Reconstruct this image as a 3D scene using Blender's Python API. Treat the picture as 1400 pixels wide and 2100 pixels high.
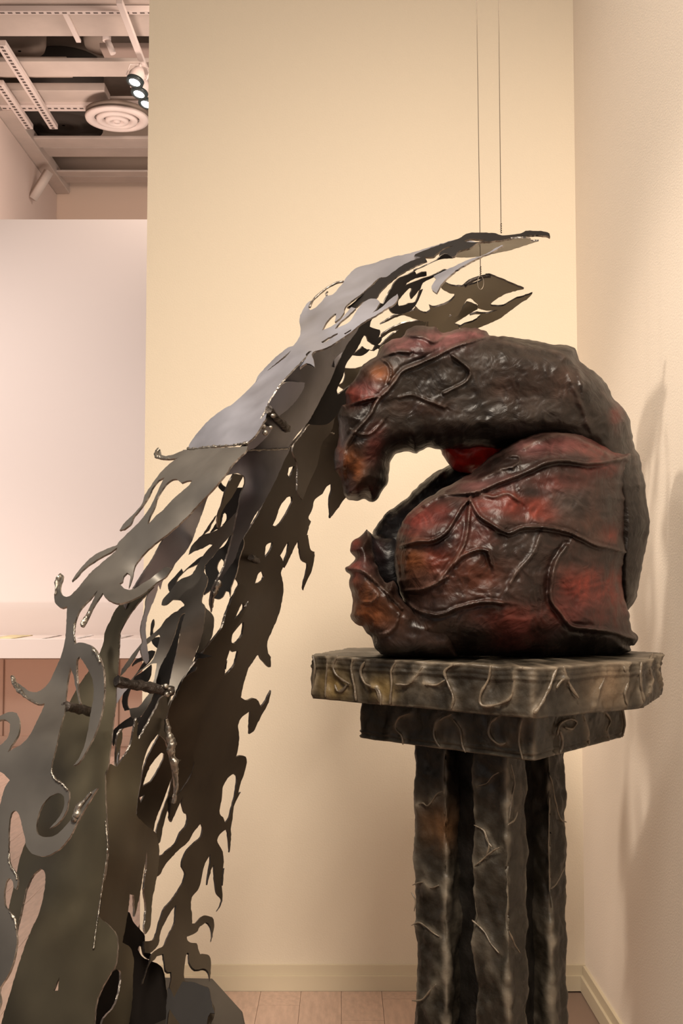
import bpy, bmesh, math, random
import numpy as np
from mathutils import Vector, Matrix, noise
from mathutils.geometry import delaunay_2d_cdt
random.seed(7); np.random.seed(7)
C = bpy.context.scene.collection
for o in list(bpy.data.objects): bpy.data.objects.remove(o)

# ---------------------------------------------------------------- camera, world, lights, exposure
FPX = 2400.0; EYE = 1.6; PITCH = math.radians(3.5)
cd = bpy.data.cameras.new('camera'); cam = bpy.data.objects.new('camera', cd); C.objects.link(cam)
cd.sensor_fit = 'VERTICAL'; cd.sensor_height = 36.0; cd.lens = FPX * 36.0 / 2100.0
cd.clip_start = 0.05; cd.clip_end = 80
cam.location = (0, 0, EYE); cam.rotation_euler = (math.radians(90) + PITCH, 0, 0)
bpy.context.scene.camera = cam
vs = bpy.context.scene.view_settings
vs.view_transform = 'Standard'; vs.look = 'None'; vs.gamma = 1.0; vs.use_curve_mapping = False
vs.exposure = 0.1

w = bpy.data.worlds.new('world'); bpy.context.scene.world = w; w.use_nodes = True
w.node_tree.nodes['Background'].inputs[0].default_value = (1.0, 0.88, 0.79, 1)
w.node_tree.nodes['Background'].inputs[1].default_value = 0.38

def lamp(name, kind, loc, target, power, color, size=0.1, angle=60, blend=0.5):
    ld = bpy.data.lights.new(name, kind); ld.energy = power; ld.color = color
    if kind == 'SPOT':
        ld.spot_size = math.radians(angle); ld.spot_blend = blend; ld.shadow_soft_size = size
    if kind == 'AREA':
        ld.shape = 'DISK'; ld.size = size
    o = bpy.data.objects.new(name, ld); C.objects.link(o); o.location = loc
    o.rotation_euler = (Vector(target) - Vector(loc)).to_track_quat('-Z', 'Y').to_euler()
    return o
WARM = (1.0, 0.87, 0.72)
lamp('gallery_spotlight', 'SPOT', (-3.5, 1.5, 6.3), (0.45, 3.2, 1.8), 760, WARM, 0.16, 24, 0.7)
lamp('gallery_spotlight', 'SPOT', (-2.6, 0.9, 6.6), (0.9, 3.6, 1.3), 260, WARM, 0.3, 50, 0.8)
lamp('unseen_wall_wash', 'SPOT', (-0.7, -0.5, 5.9), (-0.2, 4.73, 1.3), 400, WARM, 0.5, 75, 0.9)
lamp('unseen_wall_wash', 'SPOT', (0.1, -0.7, 5.7), (0.95, 3.4, 0.9), 1250, WARM, 0.5, 75, 0.9)
lamp('unseen_wall_wash', 'SPOT', (0.35, -1.3, 4.5), (0.1, 4.73, 0.0), 440, WARM, 0.4, 46, 1.0)  # unseen lamp, added to lift the lower wall
lamp('hall_unseen_spot', 'SPOT', (-6.5, 6.5, 5.0), (-3.2, 11.7, 2.0), 1380, (1.0, 0.87, 0.80), 0.3, 70, 1.0)
lamp('hall_unseen_spot', 'SPOT', (-0.4, 10.0, 6.6), (-4.2, 16.0, 6.0), 380, (1.0, 0.82, 0.70), 0.3, 95, 1.0)  # unseen, added to brighten the header and side wall
lamp('hall_unseen_spot', 'SPOT', (-4.0, 8.2, 6.8), (-3.6, 9.6, 0.0), 1100, (1.0, 0.84, 0.74), 0.3, 60, 1.0)  # unseen, added so floor bounce lifts the wall under the case
lamp('hall_fill_light', 'AREA', (-2.6, 12.3, 4.9), (-2.6, 13.6, 7.3), 55, (1.0, 0.82, 0.72), 1.0)  # no cove here: unseen area lamp added for header and ceiling
lamp('hall_fill_light', 'AREA', (-4.0, 6.8, 4.2), (-3.7, 8.8, 7.3), 20, (1.0, 0.80, 0.70), 1.5)  # unseen area lamp added to lift the nearer ceiling

# ---------------------------------------------------------------- pixel -> point helpers
cp, sp = math.cos(PITCH), math.sin(PITCH)
def ray(px, py):
    a = (px - 700.0) / FPX; b = (1050.0 - py) / FPX
    return np.array([a, cp - b * sp, sp + b * cp]) if np.isscalar(px) else np.stack([a, cp - b * sp, sp + b * cp], -1)
def at(px, py, Y):
    r = ray(px, py); return Vector((r[0] * Y / r[1], Y, EYE + r[2] * Y / r[1]))
def atz(px, py, z):
    r = ray(px, py); t = (z - EYE) / r[2]; return Vector((r[0] * t, r[1] * t, z))

# ---------------------------------------------------------------- materials
def mat(name, col, rough=0.6, metal=0.0, var=0.0, vscale=4.0, bump=0.0, bscale=30.0, attr=None, coat=0.0,
        rvar=0.0, stretch=(1, 1, 1), spec=0.5, noise_col=None, distort=0.0):
    m = bpy.data.materials.new(name); m.use_nodes = True; nt = m.node_tree; N = nt.nodes; L = nt.links
    b = N['Principled BSDF']; b.inputs['Roughness'].default_value = rough; b.inputs['Metallic'].default_value = metal
    b.inputs['Coat Weight'].default_value = coat; b.inputs['Coat Roughness'].default_value = 0.25
    b.inputs['Specular IOR Level'].default_value = spec
    b.inputs['Base Color'].default_value = (*col, 1)
    tc = N.new('ShaderNodeTexCoord'); mp = N.new('ShaderNodeMapping'); mp.inputs['Scale'].default_value = stretch
    L.new(tc.outputs['Object'], mp.inputs['Vector'])
    n = N.new('ShaderNodeTexNoise'); n.inputs['Scale'].default_value = vscale; n.inputs['Detail'].default_value = 6
    L.new(mp.outputs[0], n.inputs['Vector'])
    src = None
    if attr:
        a = N.new('ShaderNodeAttribute'); a.attribute_name = attr; src = a.outputs['Color']
    if var > 0:
        cr = N.new('ShaderNodeMapRange'); cr.inputs[1].default_value = 0.3; cr.inputs[2].default_value = 0.7
        cr.inputs[3].default_value = 1 - var; cr.inputs[4].default_value = 1 + var
        L.new(n.outputs['Fac'], cr.inputs[0])
        mx = N.new('ShaderNodeMix'); mx.data_type = 'RGBA'; mx.blend_type = 'MULTIPLY'; mx.inputs[0].default_value = 1
        if src: L.new(src, mx.inputs[6])
        else: mx.inputs[6].default_value = (*col, 1)
        L.new(cr.outputs[0], mx.inputs[7]); src = mx.outputs[2]
    if noise_col is not None:
        n2 = N.new('ShaderNodeTexNoise'); n2.inputs['Scale'].default_value = vscale * 0.45; n2.inputs['Detail'].default_value = 3
        L.new(mp.outputs[0], n2.inputs['Vector'])
        r2 = N.new('ShaderNodeMapRange'); r2.inputs[1].default_value = 0.45; r2.inputs[2].default_value = 0.65
        L.new(n2.outputs['Fac'], r2.inputs[0])
        m2 = N.new('ShaderNodeMix'); m2.data_type = 'RGBA'; L.new(r2.outputs[0], m2.inputs[0])
        if src: L.new(src, m2.inputs[6])
        else: m2.inputs[6].default_value = (*col, 1)
        m2.inputs[7].default_value = (*noise_col, 1); src = m2.outputs[2]
    if src: L.new(src, b.inputs['Base Color'])
    if rvar > 0:
        rr = N.new('ShaderNodeMapRange'); rr.inputs[1].default_value = 0.3; rr.inputs[2].default_value = 0.7
        rr.inputs[3].default_value = max(0.05, rough - rvar); rr.inputs[4].default_value = rough + rvar
        L.new(n.outputs['Fac'], rr.inputs[0]); L.new(rr.outputs[0], b.inputs['Roughness'])
    if bump > 0:
        nb = N.new('ShaderNodeTexNoise'); nb.inputs['Scale'].default_value = bscale; nb.inputs['Detail'].default_value = 8
        nb.inputs['Distortion'].default_value = distort
        L.new(mp.outputs[0], nb.inputs['Vector'])
        bp = N.new('ShaderNodeBump'); bp.inputs['Strength'].default_value = bump; bp.inputs['Distance'].default_value = 0.01
        L.new(nb.outputs['Fac'], bp.inputs['Height']); L.new(bp.outputs[0], b.inputs['Normal'])
    return m
def emis(name, col, s):
    m = bpy.data.materials.new(name); m.use_nodes = True; b = m.node_tree.nodes['Principled BSDF']
    b.inputs['Emission Color'].default_value = (*col, 1); b.inputs['Emission Strength'].default_value = s
    return m
M = {}
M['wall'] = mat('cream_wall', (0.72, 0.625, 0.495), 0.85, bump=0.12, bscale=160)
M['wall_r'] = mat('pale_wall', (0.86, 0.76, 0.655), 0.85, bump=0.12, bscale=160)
M['base'] = mat('baseboard_paint', (0.62, 0.53, 0.385), 0.55)
M['white'] = mat('partition_white', (0.83, 0.745, 0.70), 0.8)
M['dado'] = mat('dado_shade_brown', (0.90, 0.67, 0.55), 0.7)  # brown of the shade under the case put into the panel colour
M['ceil'] = mat('ceiling_pink_white', (0.50, 0.41, 0.355), 0.8, var=0.08, vscale=3)
M['ceil_d'] = mat('ceiling_cavity', (0.21, 0.16, 0.125), 0.9, var=0.25, vscale=2)
M['strut'] = mat('strut_white', (0.68, 0.57, 0.52), 0.6)
M['slot'] = mat('slot_dark', (0.10, 0.07, 0.06), 0.8)
M['duct'] = mat('duct_dark', (0.06, 0.045, 0.035), 0.8)
M['floor'] = mat('floor_base', (0.24, 0.16, 0.12), 0.6)
M['plank'] = mat('floor_wood', (0.52, 0.36, 0.28), 0.42, var=0.14, vscale=9, stretch=(6, 1, 1), bump=0.05, bscale=40)
M['case'] = mat('case_white', (0.80, 0.71, 0.66), 0.5)
M['black'] = mat('lamp_rim_black', (0.02, 0.03, 0.03), 0.4)
M['glow'] = emis('lamp_glow', (0.9, 1.0, 1.0), 9.0)
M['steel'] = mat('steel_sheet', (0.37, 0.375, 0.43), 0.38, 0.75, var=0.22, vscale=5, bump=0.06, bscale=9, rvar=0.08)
M['steel_o'] = mat('steel_olive_reflect', (0.15, 0.132, 0.098), 0.42, 0.6, var=0.3, vscale=3.5, bump=0.06, bscale=7, rvar=0.08)  # olive reflection of walls and floor put into the steel colour
M['steel_m'] = mat('steel_sheet_mottled', (0.105, 0.090, 0.058), 0.42, 0.6, var=0.3, vscale=4, bump=0.06, bscale=7, rvar=0.08, noise_col=(0.036, 0.029, 0.018))  # same reflected olive in the base colour, plus random mottling
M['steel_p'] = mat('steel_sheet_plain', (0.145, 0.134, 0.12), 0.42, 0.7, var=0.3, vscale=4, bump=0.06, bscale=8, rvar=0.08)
M['steel_d'] = mat('steel_sheet_unlit', (0.046, 0.034, 0.022), 0.45, 0.5, var=0.35, vscale=5, bump=0.08, bscale=12, rvar=0.1)  # same steel, its unlit brown put into the colour
M['steel_b'] = mat('steel_black_reflect', (0.010, 0.008, 0.007), 0.5, 0.0, var=0.3, vscale=5, bump=0.08, bscale=12, spec=0.15)  # dark ceiling reflection put into the steel as near-black colour
M['steel_g'] = mat('steel_sheet_glossy', (0.135, 0.135, 0.155), 0.32, 0.85, var=0.5, vscale=4, bump=0.10, bscale=6, rvar=0.06)
M['edge'] = mat('torch_cut_edge', (0.28, 0.25, 0.225), 0.28, 0.9, var=0.6, vscale=40, bump=0.6, bscale=90)
M['edge_d'] = mat('torch_cut_edge_dark', (0.05, 0.04, 0.035), 0.4, 0.7, var=0.5, vscale=40, bump=0.5, bscale=90)
M['weld'] = mat('weld_bead', (0.30, 0.27, 0.23), 0.3, 0.9, var=0.5, vscale=60, bump=0.4, bscale=120)
M['rod'] = mat('rough_iron_rod', (0.035, 0.027, 0.022), 0.45, 0.5, var=0.5, vscale=40, bump=0.9, bscale=60)
M['wire'] = mat('wire_steel', (0.22, 0.18, 0.14), 0.4, 0.6)
M['clay'] = mat('glazed_red_clay', (0.1, 0.04, 0.03), 0.45, attr='Col', var=0.55, vscale=14, bump=0.6, bscale=16, coat=0.0, rvar=0.14, spec=0.34, distort=1.6)
M['ped'] = mat('pedestal_bronze', (0.06, 0.05, 0.035), 0.42, attr='Col', var=0.45, vscale=16, bump=0.5, bscale=30, rvar=0.12, spec=0.34)
M['drip'] = mat('pedestal_drip', (0.10, 0.077, 0.053), 0.36, var=0.4, vscale=25, bump=0.6, bscale=45)
M['plinth'] = mat('base_plinth_steel', (0.03, 0.024, 0.019), 0.5, 0.2, var=0.25, vscale=4)
mg = bpy.data.materials.new('case_glass'); mg.use_nodes = True
nt_ = mg.node_tree; nt_.nodes.remove(nt_.nodes['Principled BSDF'])
ms = nt_.nodes.new('ShaderNodeMixShader'); ms.inputs[0].default_value = 0.018
tr = nt_.nodes.new('ShaderNodeBsdfTransparent'); tr.inputs[0].default_value = (0.992, 0.985, 0.98, 1); gl = nt_.nodes.new('ShaderNodeBsdfGlossy'); gl.inputs['Roughness'].default_value = 0.03
nt_.links.new(tr.outputs[0], ms.inputs[1]); nt_.links.new(gl.outputs[0], ms.inputs[2]); nt_.links.new(ms.outputs[0], nt_.nodes['Material Output'].inputs[0])
M['glass'] = mg

# ---------------------------------------------------------------- object helpers
def link(name, me, mats, parent=None):
    o = bpy.data.objects.new(name, me); C.objects.link(o)
    for m in (mats if isinstance(mats, (list, tuple)) else [mats]): me.materials.append(m)
    if parent: o.parent = parent
    return o
def tag(o, label=None, cat=None, group=None, kind=None):
    if label: o['label'] = label
    if cat: o['category'] = cat
    if group: o['group'] = group
    if kind: o['kind'] = kind
    return o
def empty(name, label, cat, loc=(0, 0, 0), group=None):
    o = bpy.data.objects.new(name, None); C.objects.link(o); o.location = loc; o.empty_display_size = 0.1
    tag(o, label, cat, group); return o
def put(o, root):                       # parent keeping world-space geometry (root has no rotation)
    o.parent = root; o.location = Vector(o.location) - Vector(root.location); return o
def box_bm(bm, x0, x1, y0, y1, z0, z1, bev=0.0):
    r = bmesh.ops.create_cube(bm, size=1.0)
    for v in r['verts']:
        v.co = Vector(((x0 + x1) / 2 + v.co.x * (x1 - x0), (y0 + y1) / 2 + v.co.y * (y1 - y0), (z0 + z1) / 2 + v.co.z * (z1 - z0)))
    if bev > 0:
        es = list({e for v in r['verts'] for e in v.link_edges})
        bmesh.ops.bevel(bm, geom=es, offset=bev, segments=2, affect='EDGES', profile=0.5)
def obj_bm(name, bm, mats, parent=None, smooth=False):
    me = bpy.data.meshes.new(name); bm.to_mesh(me); bm.free()
    if smooth: me.polygons.foreach_set('use_smooth', [True] * len(me.polygons))
    return link(name, me, mats, parent)
def box(name, x0, x1, y0, y1, z0, z1, m, parent=None, bev=0.0, kind=None, label=None):
    bm = bmesh.new(); box_bm(bm, x0, x1, y0, y1, z0, z1, bev)
    o = obj_bm(name, bm, m, parent)
    if kind: o['kind'] = kind
    if label: o['label'] = label
    return o
def lathe(name, prof, m, loc, parent=None, n=40, rot=None, mats_idx=None):
    bm = bmesh.new(); rings = []
    for r, z in prof:
        rings.append([bm.verts.new((r * math.cos(2 * math.pi * k / n), r * math.sin(2 * math.pi * k / n), z)) for k in range(n)])
    for i in range(len(rings) - 1):
        for k in range(n):
            f = bm.faces.new((rings[i][k], rings[i][(k + 1) % n], rings[i + 1][(k + 1) % n], rings[i + 1][k])); f.smooth = True
            if mats_idx: f.material_index = mats_idx[i]
    o = obj_bm(name, bm, m, parent); o.location = loc
    if rot is not None: o.rotation_euler = rot
    return o
def tube_bm(bm, pts, rad, n=8, rough=0.0, seed=0, closed_ends=True):
    pts = [Vector(p) for p in pts]; rings = []
    for i, p in enumerate(pts):
        a = pts[max(0, i - 1)]; b = pts[min(len(pts) - 1, i + 1)]
        t = (b - a).normalized(); u = t.cross(Vector((0.12, 1, 0.07))).normalized(); v = t.cross(u)
        r = rad[i] if hasattr(rad, '__len__') else rad
        ring = []
        for k in range(n):
            an = 2 * math.pi * k / n; rr = r
            if rough: rr = r * (1 + rough * noise.noise((p * 60 + Vector((k * 1.7, seed, 0)))))
            ring.append(bm.verts.new(p + (u * math.cos(an) + v * math.sin(an)) * rr))
        rings.append(ring)
    for i in range(len(rings) - 1):
        for k in range(n):
            f = bm.faces.new((rings[i][k], rings[i][(k + 1) % n], rings[i + 1][(k + 1) % n], rings[i + 1][k])); f.smooth = True
    if closed_ends:
        bm.faces.new(rings[0][::-1]); bm.faces.new(rings[-1])

# smooth a traced outline (Catmull-Rom, sharp points kept)
def smooth_line(pts, step=5.0, closed=True, sharp=62):
    P = [np.array(p, float) for p in pts]; n = len(P); out = []
    def corner(i):
        if not closed and (i == 0 or i == n - 1): return True
        a = P[i] - P[i - 1]; b = P[(i + 1) % n] - P[i]
        c = np.dot(a, b) / (np.linalg.norm(a) * np.linalg.norm(b) + 1e-9)
        return c < math.cos(math.radians(sharp))
    K = [corner(i) for i in range(n)]
    for i in range(n if closed else n - 1):
        p1 = P[i]; p2 = P[(i + 1) % n]
        p0 = P[i - 1] if (closed or i > 0) and not K[i] else p1 + (p1 - p2) * 0.3
        p3 = P[(i + 2) % n] if (closed or i + 2 < n) and not K[(i + 1) % n] else p2 + (p2 - p1) * 0.3
        d = np.linalg.norm(p2 - p1); m = max(1, int(round(d / step)))
        for k in range(m):
            t = k / m
            out.append(0.5 * ((2 * p1) + (-p0 + p2) * t + (2 * p0 - 5 * p1 + 4 * p2 - p3) * t * t + (-p0 + 3 * p1 - 3 * p2 + p3) * t ** 3))
    if not closed: out.append(P[-1])
    return np.array(out)
def inside(pts, poly):
    x, y = pts[:, 0], pts[:, 1]; c = np.zeros(len(pts), bool); n = len(poly)
    for i in range(n):
        x1, y1 = poly[i]; x2, y2 = poly[i - 1]
        if y1 == y2: continue
        k = ((y1 > y) != (y2 > y)) & (x < (x2 - x1) * (y - y1) / (y2 - y1) + x1); c ^= k
    return c
def dist_to(pts, line, closed=True):
    d = np.full(len(pts), 1e9); n = len(line)
    for i in range(n if closed else n - 1):
        a = line[i]; b = line[(i + 1) % n]; ab = b - a; L2 = ab @ ab + 1e-12
        t = np.clip(((pts - a) @ ab) / L2, 0, 1)
        q = a + t[:, None] * ab; d = np.minimum(d, np.hypot(pts[:, 0] - q[:, 0], pts[:, 1] - q[:, 1]))
    return d
def side_of(pts, line):
    d = np.full(len(pts), 1e9); s = np.zeros(len(pts))
    for a, b in zip(line[:-1], line[1:]):
        ab = b - a; t = np.clip(((pts - a) @ ab) / (ab @ ab + 1e-12), 0, 1); q = a + t[:, None] * ab; r = pts - q
        dd = np.hypot(r[:, 0], r[:, 1]); k = dd < d; d[k] = dd[k]; s[k] = np.sign((ab[0] * r[:, 1] - ab[1] * r[:, 0])[k])
    return d, s
def tps(ctrl):
    c = np.array(ctrl, float); X = c[:, :2] / 100.0; n = len(X)
    def U(r): return np.where(r > 1e-6, r * r * np.log(r + 1e-9), 0)
    D = np.hypot(X[:, None, 0] - X[None, :, 0], X[:, None, 1] - X[None, :, 1])
    A = np.zeros((n + 3, n + 3)); A[:n, :n] = U(D) + np.eye(n) * 0.15; A[:n, n] = 1; A[:n, n + 1:] = X; A[n, :n] = 1; A[n + 1:, :n] = X.T
    w_ = np.linalg.solve(A, np.concatenate([c[:, 2], [0, 0, 0]]))
    def f(p):
        q = p / 100.0; d = np.hypot(q[:, None, 0] - X[None, :, 0], q[:, None, 1] - X[None, :, 1])
        return U(d) @ w_[:n] + w_[n] + q @ w_[n + 1:]
    return f
def triangulate(outer, holes, grid):
    """outline + holes + inner grid points -> points, triangles"""
    vs_ = []; es = []
    for loop in [outer] + holes:
        b = len(vs_); vs_ += [Vector((float(p[0]), float(p[1]))) for p in loop]
        es += [(b + i, b + (i + 1) % len(loop)) for i in range(len(loop))]
    x0, y0 = outer.min(0); x1, y1 = outer.max(0)
    gx, gy = np.meshgrid(np.arange(x0 + 1.3, x1, grid), np.arange(y0 + 1.7, y1, grid * 0.87))
    gx = gx + (np.arange(gx.shape[0]) % 2)[:, None] * grid / 2
    g = np.stack([gx.ravel(), gy.ravel()], 1); k = inside(g, outer)
    for h in holes: k &= ~inside(g, h)
    g = g[k]; d = dist_to(g, outer)
    for h in holes: d = np.minimum(d, dist_to(g, h))
    g = g[d > grid * 0.35]
    vs_ += [Vector((float(a), float(b))) for a, b in g]
    r = delaunay_2d_cdt(vs_, es, [], 0, 1e-4)
    V = np.array([[v.x, v.y] for v in r[0]]); T = np.array([f for f in r[2] if len(f) == 3])
    c = V[T].mean(1); k = inside(c, outer)
    for h in holes: k &= ~inside(c, h)
    return V, T[k]
def tt(ox, oy, s, pts): return [(ox + s * x, oy + s * y) for x, y in pts]
def tU(*p): return tt(780, 440, .285714, p)
def tV(*p): return tt(520, 520, .25, p)
def tW(*p): return tt(460, 780, .25, p)
def tX(*p): return tt(230, 860, .25, p)
def tY(*p): return tt(380, 1050, .25, p)
def tZ(*p): return tt(100, 1080, .25, p)
def tA(*p): return tt(0, 1300, .25, p)
def tB(*p): return tt(200, 1380, .25, p)
def tC(*p): return tt(0, 1600, .25, p)
def tD(*p): return tt(200, 1680, .25, p)
def tF(*p): return tt(200, 1200, .33333, p)
def tH(*p): return tt(660, 640, .5, p)
def tP(*p): return tt(600, 1280, .571429, p)
# ---------------------------------------------------------------- the setting
YB = 4.73; XR = 0.962; XL = at(296, 1000, YB).x; H = 7.2
bm = bmesh.new(); box_bm(bm, XL, XR + 0.12, YB, YB + 0.12, 0, H)
obj_bm('wall_back', bm, M['wall'])['kind'] = 'structure'
box('wall_right', XR, XR + 0.12, -1.0, YB + 0.12, 0, H, M['wall_r'], kind='structure')
for nm, a in (('baseboard_back', (XL, XR, YB - 0.012, YB)),):
    box(nm, *a, 0.0, 0.097, M['base'], kind='structure')
box('baseboard_back_lower', XL, XR, YB - 0.022, YB - 0.0121, 0.0, 0.058, M['base'], kind='structure')
box('baseboard_right', XR - 0.012, XR, -1.0, YB - 0.022, 0.0, 0.097, M['base'], kind='structure')
box('baseboard_right_lower', XR - 0.022, XR - 0.0121, -1.0, YB - 0.0221, 0.0, 0.058, M['base'], kind='structure')
fl = box('floor', -9, 1.08, -1.5, 20, -0.2, -0.006, M['floor'], kind='structure')
def plank_mesh(w_, l_):
    bm = bmesh.new(); box_bm(bm, 0, w_, 0, l_, -0.0058, 0.0, 0.0)
    me = bpy.data.meshes.new('floor_plank'); bm.to_mesh(me); bm.free(); me.materials.append(M['plank']); return me
PW, PL = 0.158, 0.60
pm = plank_mesh(PW - 0.0016, PL - 0.0016); n_pl = 0
for i in range(-14, 7):
    off = (i * 0.37) % 1.0 * PL
    for j in range(-1, 6):
        x = 0.0 + i * PW; y = 2.6 + j * PL + off
        if x + PW > XR - 0.02 or y + PL > YB + 0.55 * (x < XL - PW): 
            if not (x + PW <= XR - 0.02 and y < YB - 0.03 and x > XL - PW): continue
        o = bpy.data.objects.new('floor_plank', pm); C.objects.link(o)
        L_ = min(PL - 0.0016, YB - 0.024 - y) if x > XL - PW else PL - 0.0016
        o.location = (x, y, 0); o.scale = (1, L_ / (PL - 0.0016), 1); o.parent = fl; n_pl += 1
# the rest of the boards, too far off or out of sight, joined
bm = bmesh.new(); k = 0
for i in range(-40, 7):
    off = (i * 0.37) % 1.0 * PL
    for j in range(-6, 16):
        x = i * PW; y = 2.6 + j * PL + off
        if -14 <= i and -1 <= j < 6 and not (x < XL - PW and y + PL > YB + 0.55): continue
        if x > XL - PW and y + PL > YB - 0.03: continue
        if x + PW > XR: continue
        box_bm(bm, x, x + PW - 0.0016, y, y + PL - 0.0016, -0.0058, 0)
o = obj_bm('floor_plank_field', bm, M['plank'], fl); o['kind'] = 'stuff'

# far partition with lower panel toned for the shade below the case, soffit wall behind it, side wall
box('wall_far', -9, 1.0, 11.7, 11.85, 0, at(150, 450, 11.7).z, M['white'], kind='structure')
zd = at(150, 1352, 11.69).z
box('trim_1', -9, 0.0, 11.67, 11.6999, 0.10, zd, M['dado'], kind='structure')
for xx in (-3.34, -2.2):
    box('trim_2', xx - 0.006, xx + 0.006, 11.66, 11.6699, 0.10, zd, mat('joint_dark', (0.36, 0.23, 0.17), 0.8), kind='structure')
box('baseboard_far', -9, 0.0, 11.65, 11.6999, 0.0, 0.0999, M['dado'], kind='structure')
ZC = 7.2
def Dz(py, z=ZC): return atz(150, py, z).y
bm = bmesh.new(); box_bm(bm, -9, 1.0, Dz(393), Dz(393) + 0.2, 3.5, 8.6)
obj_bm('wall_header', bm, mat('header_beige', (0.62, 0.47, 0.37), 0.8))['kind'] = 'structure'
box('wall_left', -9.0, -4.07, 11.9, Dz(393) - 0.01, 3.2, ZC - 0.05, mat('side_wall_pink', (0.60, 0.48, 0.42), 0.8), kind='structure')
box('ceiling', -9, 4.0, -1.5, 20, 8.3, 8.5, M['ceil_d'], kind='structure')
def beam(y0, y1, x0=-4.07, x1=0.9, h=0.5, m='ceil', name='ceiling_beam', z=ZC, label=None, cat='beam', group=None, kind=None):
    o = box(name, x0, x1, Dz(y1, z) if False else min(Dz(y0, z), Dz(y1, z)), max(Dz(y0, z), Dz(y1, z)), z, z + h, M[m], bev=0.01)
    if kind: o['kind'] = kind
    else: tag(o, label, cat, group)
    return o
beam(-60, 11, x0=-9, h=0.05, label='broad plain beam crossing the top edge of the ceiling view')
beam(15.5, 75, x0=-9, h=0.08, label='wide flat pinkish ceiling beam above the first dark gap')
beam(127, 158, x0=-9, h=0.05, label='pinkish ceiling beam crossing just above the three spotlights')
beam(284, 303, h=0.04, label='upper half of the stepped pale beam below the round air diffuser')
beam(303.5, 322, h=0.04, z=ZC + 0.06, label='thinner lower step of the pale beam below the round diffuser')
beam(352, 362, h=0.03, label='pale beam directly under the darkest ceiling gap')
beam(362.5, 375, h=0.04, z=ZC + 0.05, label='narrow pale beam nearest the far header wall')
# panels and ducts up in the gaps
o = box('ceiling_duct', -4.0, at(212, 200, 13).x, Dz(190), Dz(214), ZC + 0.02, ZC + 0.12, M['ceil'], bev=0.01); tag(o, 'boxed pale duct behind the slotted struts, left of the spotlights', 'duct')
o = box('ceiling_duct', -4.0, at(165, 170, 13.4).x, Dz(162), Dz(188), ZC + 0.16, ZC + 0.26, mat('duct_brown', (0.42, 0.32, 0.26), 0.8), bev=0.01); tag(o, 'short darker duct between the pinkish beam and the boxed pale duct', 'duct')  # darker brown than the boxed duct beside it
o = box('ceiling_panel', at(212, 200, 13).x + 0.02, 0.9, Dz(160), Dz(214), ZC + 0.35, ZC + 0.4, mat('panel_mauve', (0.37, 0.27, 0.225), 0.8)); tag(o, 'flat mauve brown ceiling panel behind the three spotlights', 'panel')
o = box('ceiling_panel', -4.0, 0.9, Dz(224), Dz(243), ZC + 0.13, ZC + 0.16, M['ceil']); tag(o, 'narrow beige ceiling panel just under the crosswise slotted strut', 'panel')
# big round duct ends in the first gap
o = box('ceiling_beam', -4.2, -3.88, Dz(222), Dz(392), ZC - 0.04, ZC + 0.12, M['ceil'], bev=0.01); tag(o, 'pale beam running lengthwise along the top of the left side wall', 'beam')
for (px, py, r, lab) in ((40, 105, 0.30, 'round grey duct cowl in the first ceiling gap, at far left'), (225, 102, 0.30, 'round grey duct cowl in the first ceiling gap, beside the pendant pipe')):
    p = atz(px, py, ZC + 0.55)
    t = lathe('duct_cowl', [(0.02, 0.0), (r * 0.5, 0.0), (r * 0.95, 0.04), (r, 0.1), (r, 0.54)], mat('cowl_grey', (0.33, 0.25, 0.20), 0.7), p); tag(t, lab, 'duct')
p = atz(130, 262, ZC + 0.25); t = lathe('round_vent', [(0.02, 0.03), (0.12, 0.03), (0.14, 0.0), (0.26, 0.0), (0.28, 0.03), (0.44, 0.04), (0.5, 0.0), (0.5, 0.84)], M['duct'], p)
tag(t, 'large dark round vent recessed in the ceiling, left of the diffuser', 'vent')
p = atz(240, 247, ZC - 0.19)
R = 0.37
df = empty('air_diffuser', 'white round stepped air diffuser on the ceiling below the spotlights', 'diffuser', p)
for (ra, rb, z) in ((R * 0.70, R, 0.0), (R * 0.42, R * 0.66, -0.012), (R * 0.16, R * 0.38, -0.022)):
    lathe('diffuser_ring', [(ra, 0.03), (ra + 0.01, z), (ra * 0.5 + rb * 0.5, z - 0.012), (rb - 0.01, z), (rb, 0.03), (ra, 0.05)], M['strut'], (0, 0, 0), df, n=48)
lathe('diffuser_centre', [(0.0005, -0.03), (R * 0.1, -0.028), (R * 0.13, 0.0), (R * 0.13, 0.05)], M['strut'], (0, 0, 0), df)
lathe('diffuser_back', [(0.0005, 0.055), (R * 0.98, 0.055), (R * 0.98, 0.10), (0.2, 0.12)], M['ceil_d'], (0, 0, 0), df)
# slotted struts
def strut(a, b, w_, label, slots=True, hgt=0.06, wide_slot=0.35):
    a = Vector(a); b = Vector(b); d = (b - a); L_ = d.length
    root = empty('strut_channel', label, 'strut', a); root.rotation_euler = (0, 0, math.atan2(d.y, d.x))
    bm = bmesh.new(); box_bm(bm, 0, L_, -w_ / 2, w_ / 2, 0, hgt, 0.004); obj_bm('channel', bm, M['strut'], root)
    if slots:
        n = int(L_ / 0.075); bm = bmesh.new()
        for k in range(n):
            x = (k + 0.5) * L_ / n; box_bm(bm, x - 0.022, x + 0.022, -w_ * wide_slot / 2, w_ * wide_slot / 2, -0.0015, 0.001)
        o = obj_bm('slot', bm, M['slot'], root); o['kind'] = 'stuff'
    return root
strut((-3.50, Dz(78), ZC - 0.08), (-3.50, Dz(252), ZC - 0.08), 0.10, 'slotted strut running lengthwise, right one of the left-hand pair')
strut((-3.80, Dz(160), ZC - 0.08), (-3.80, Dz(252), ZC - 0.08), 0.10, 'slotted strut running lengthwise, left one of the pair')
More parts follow.
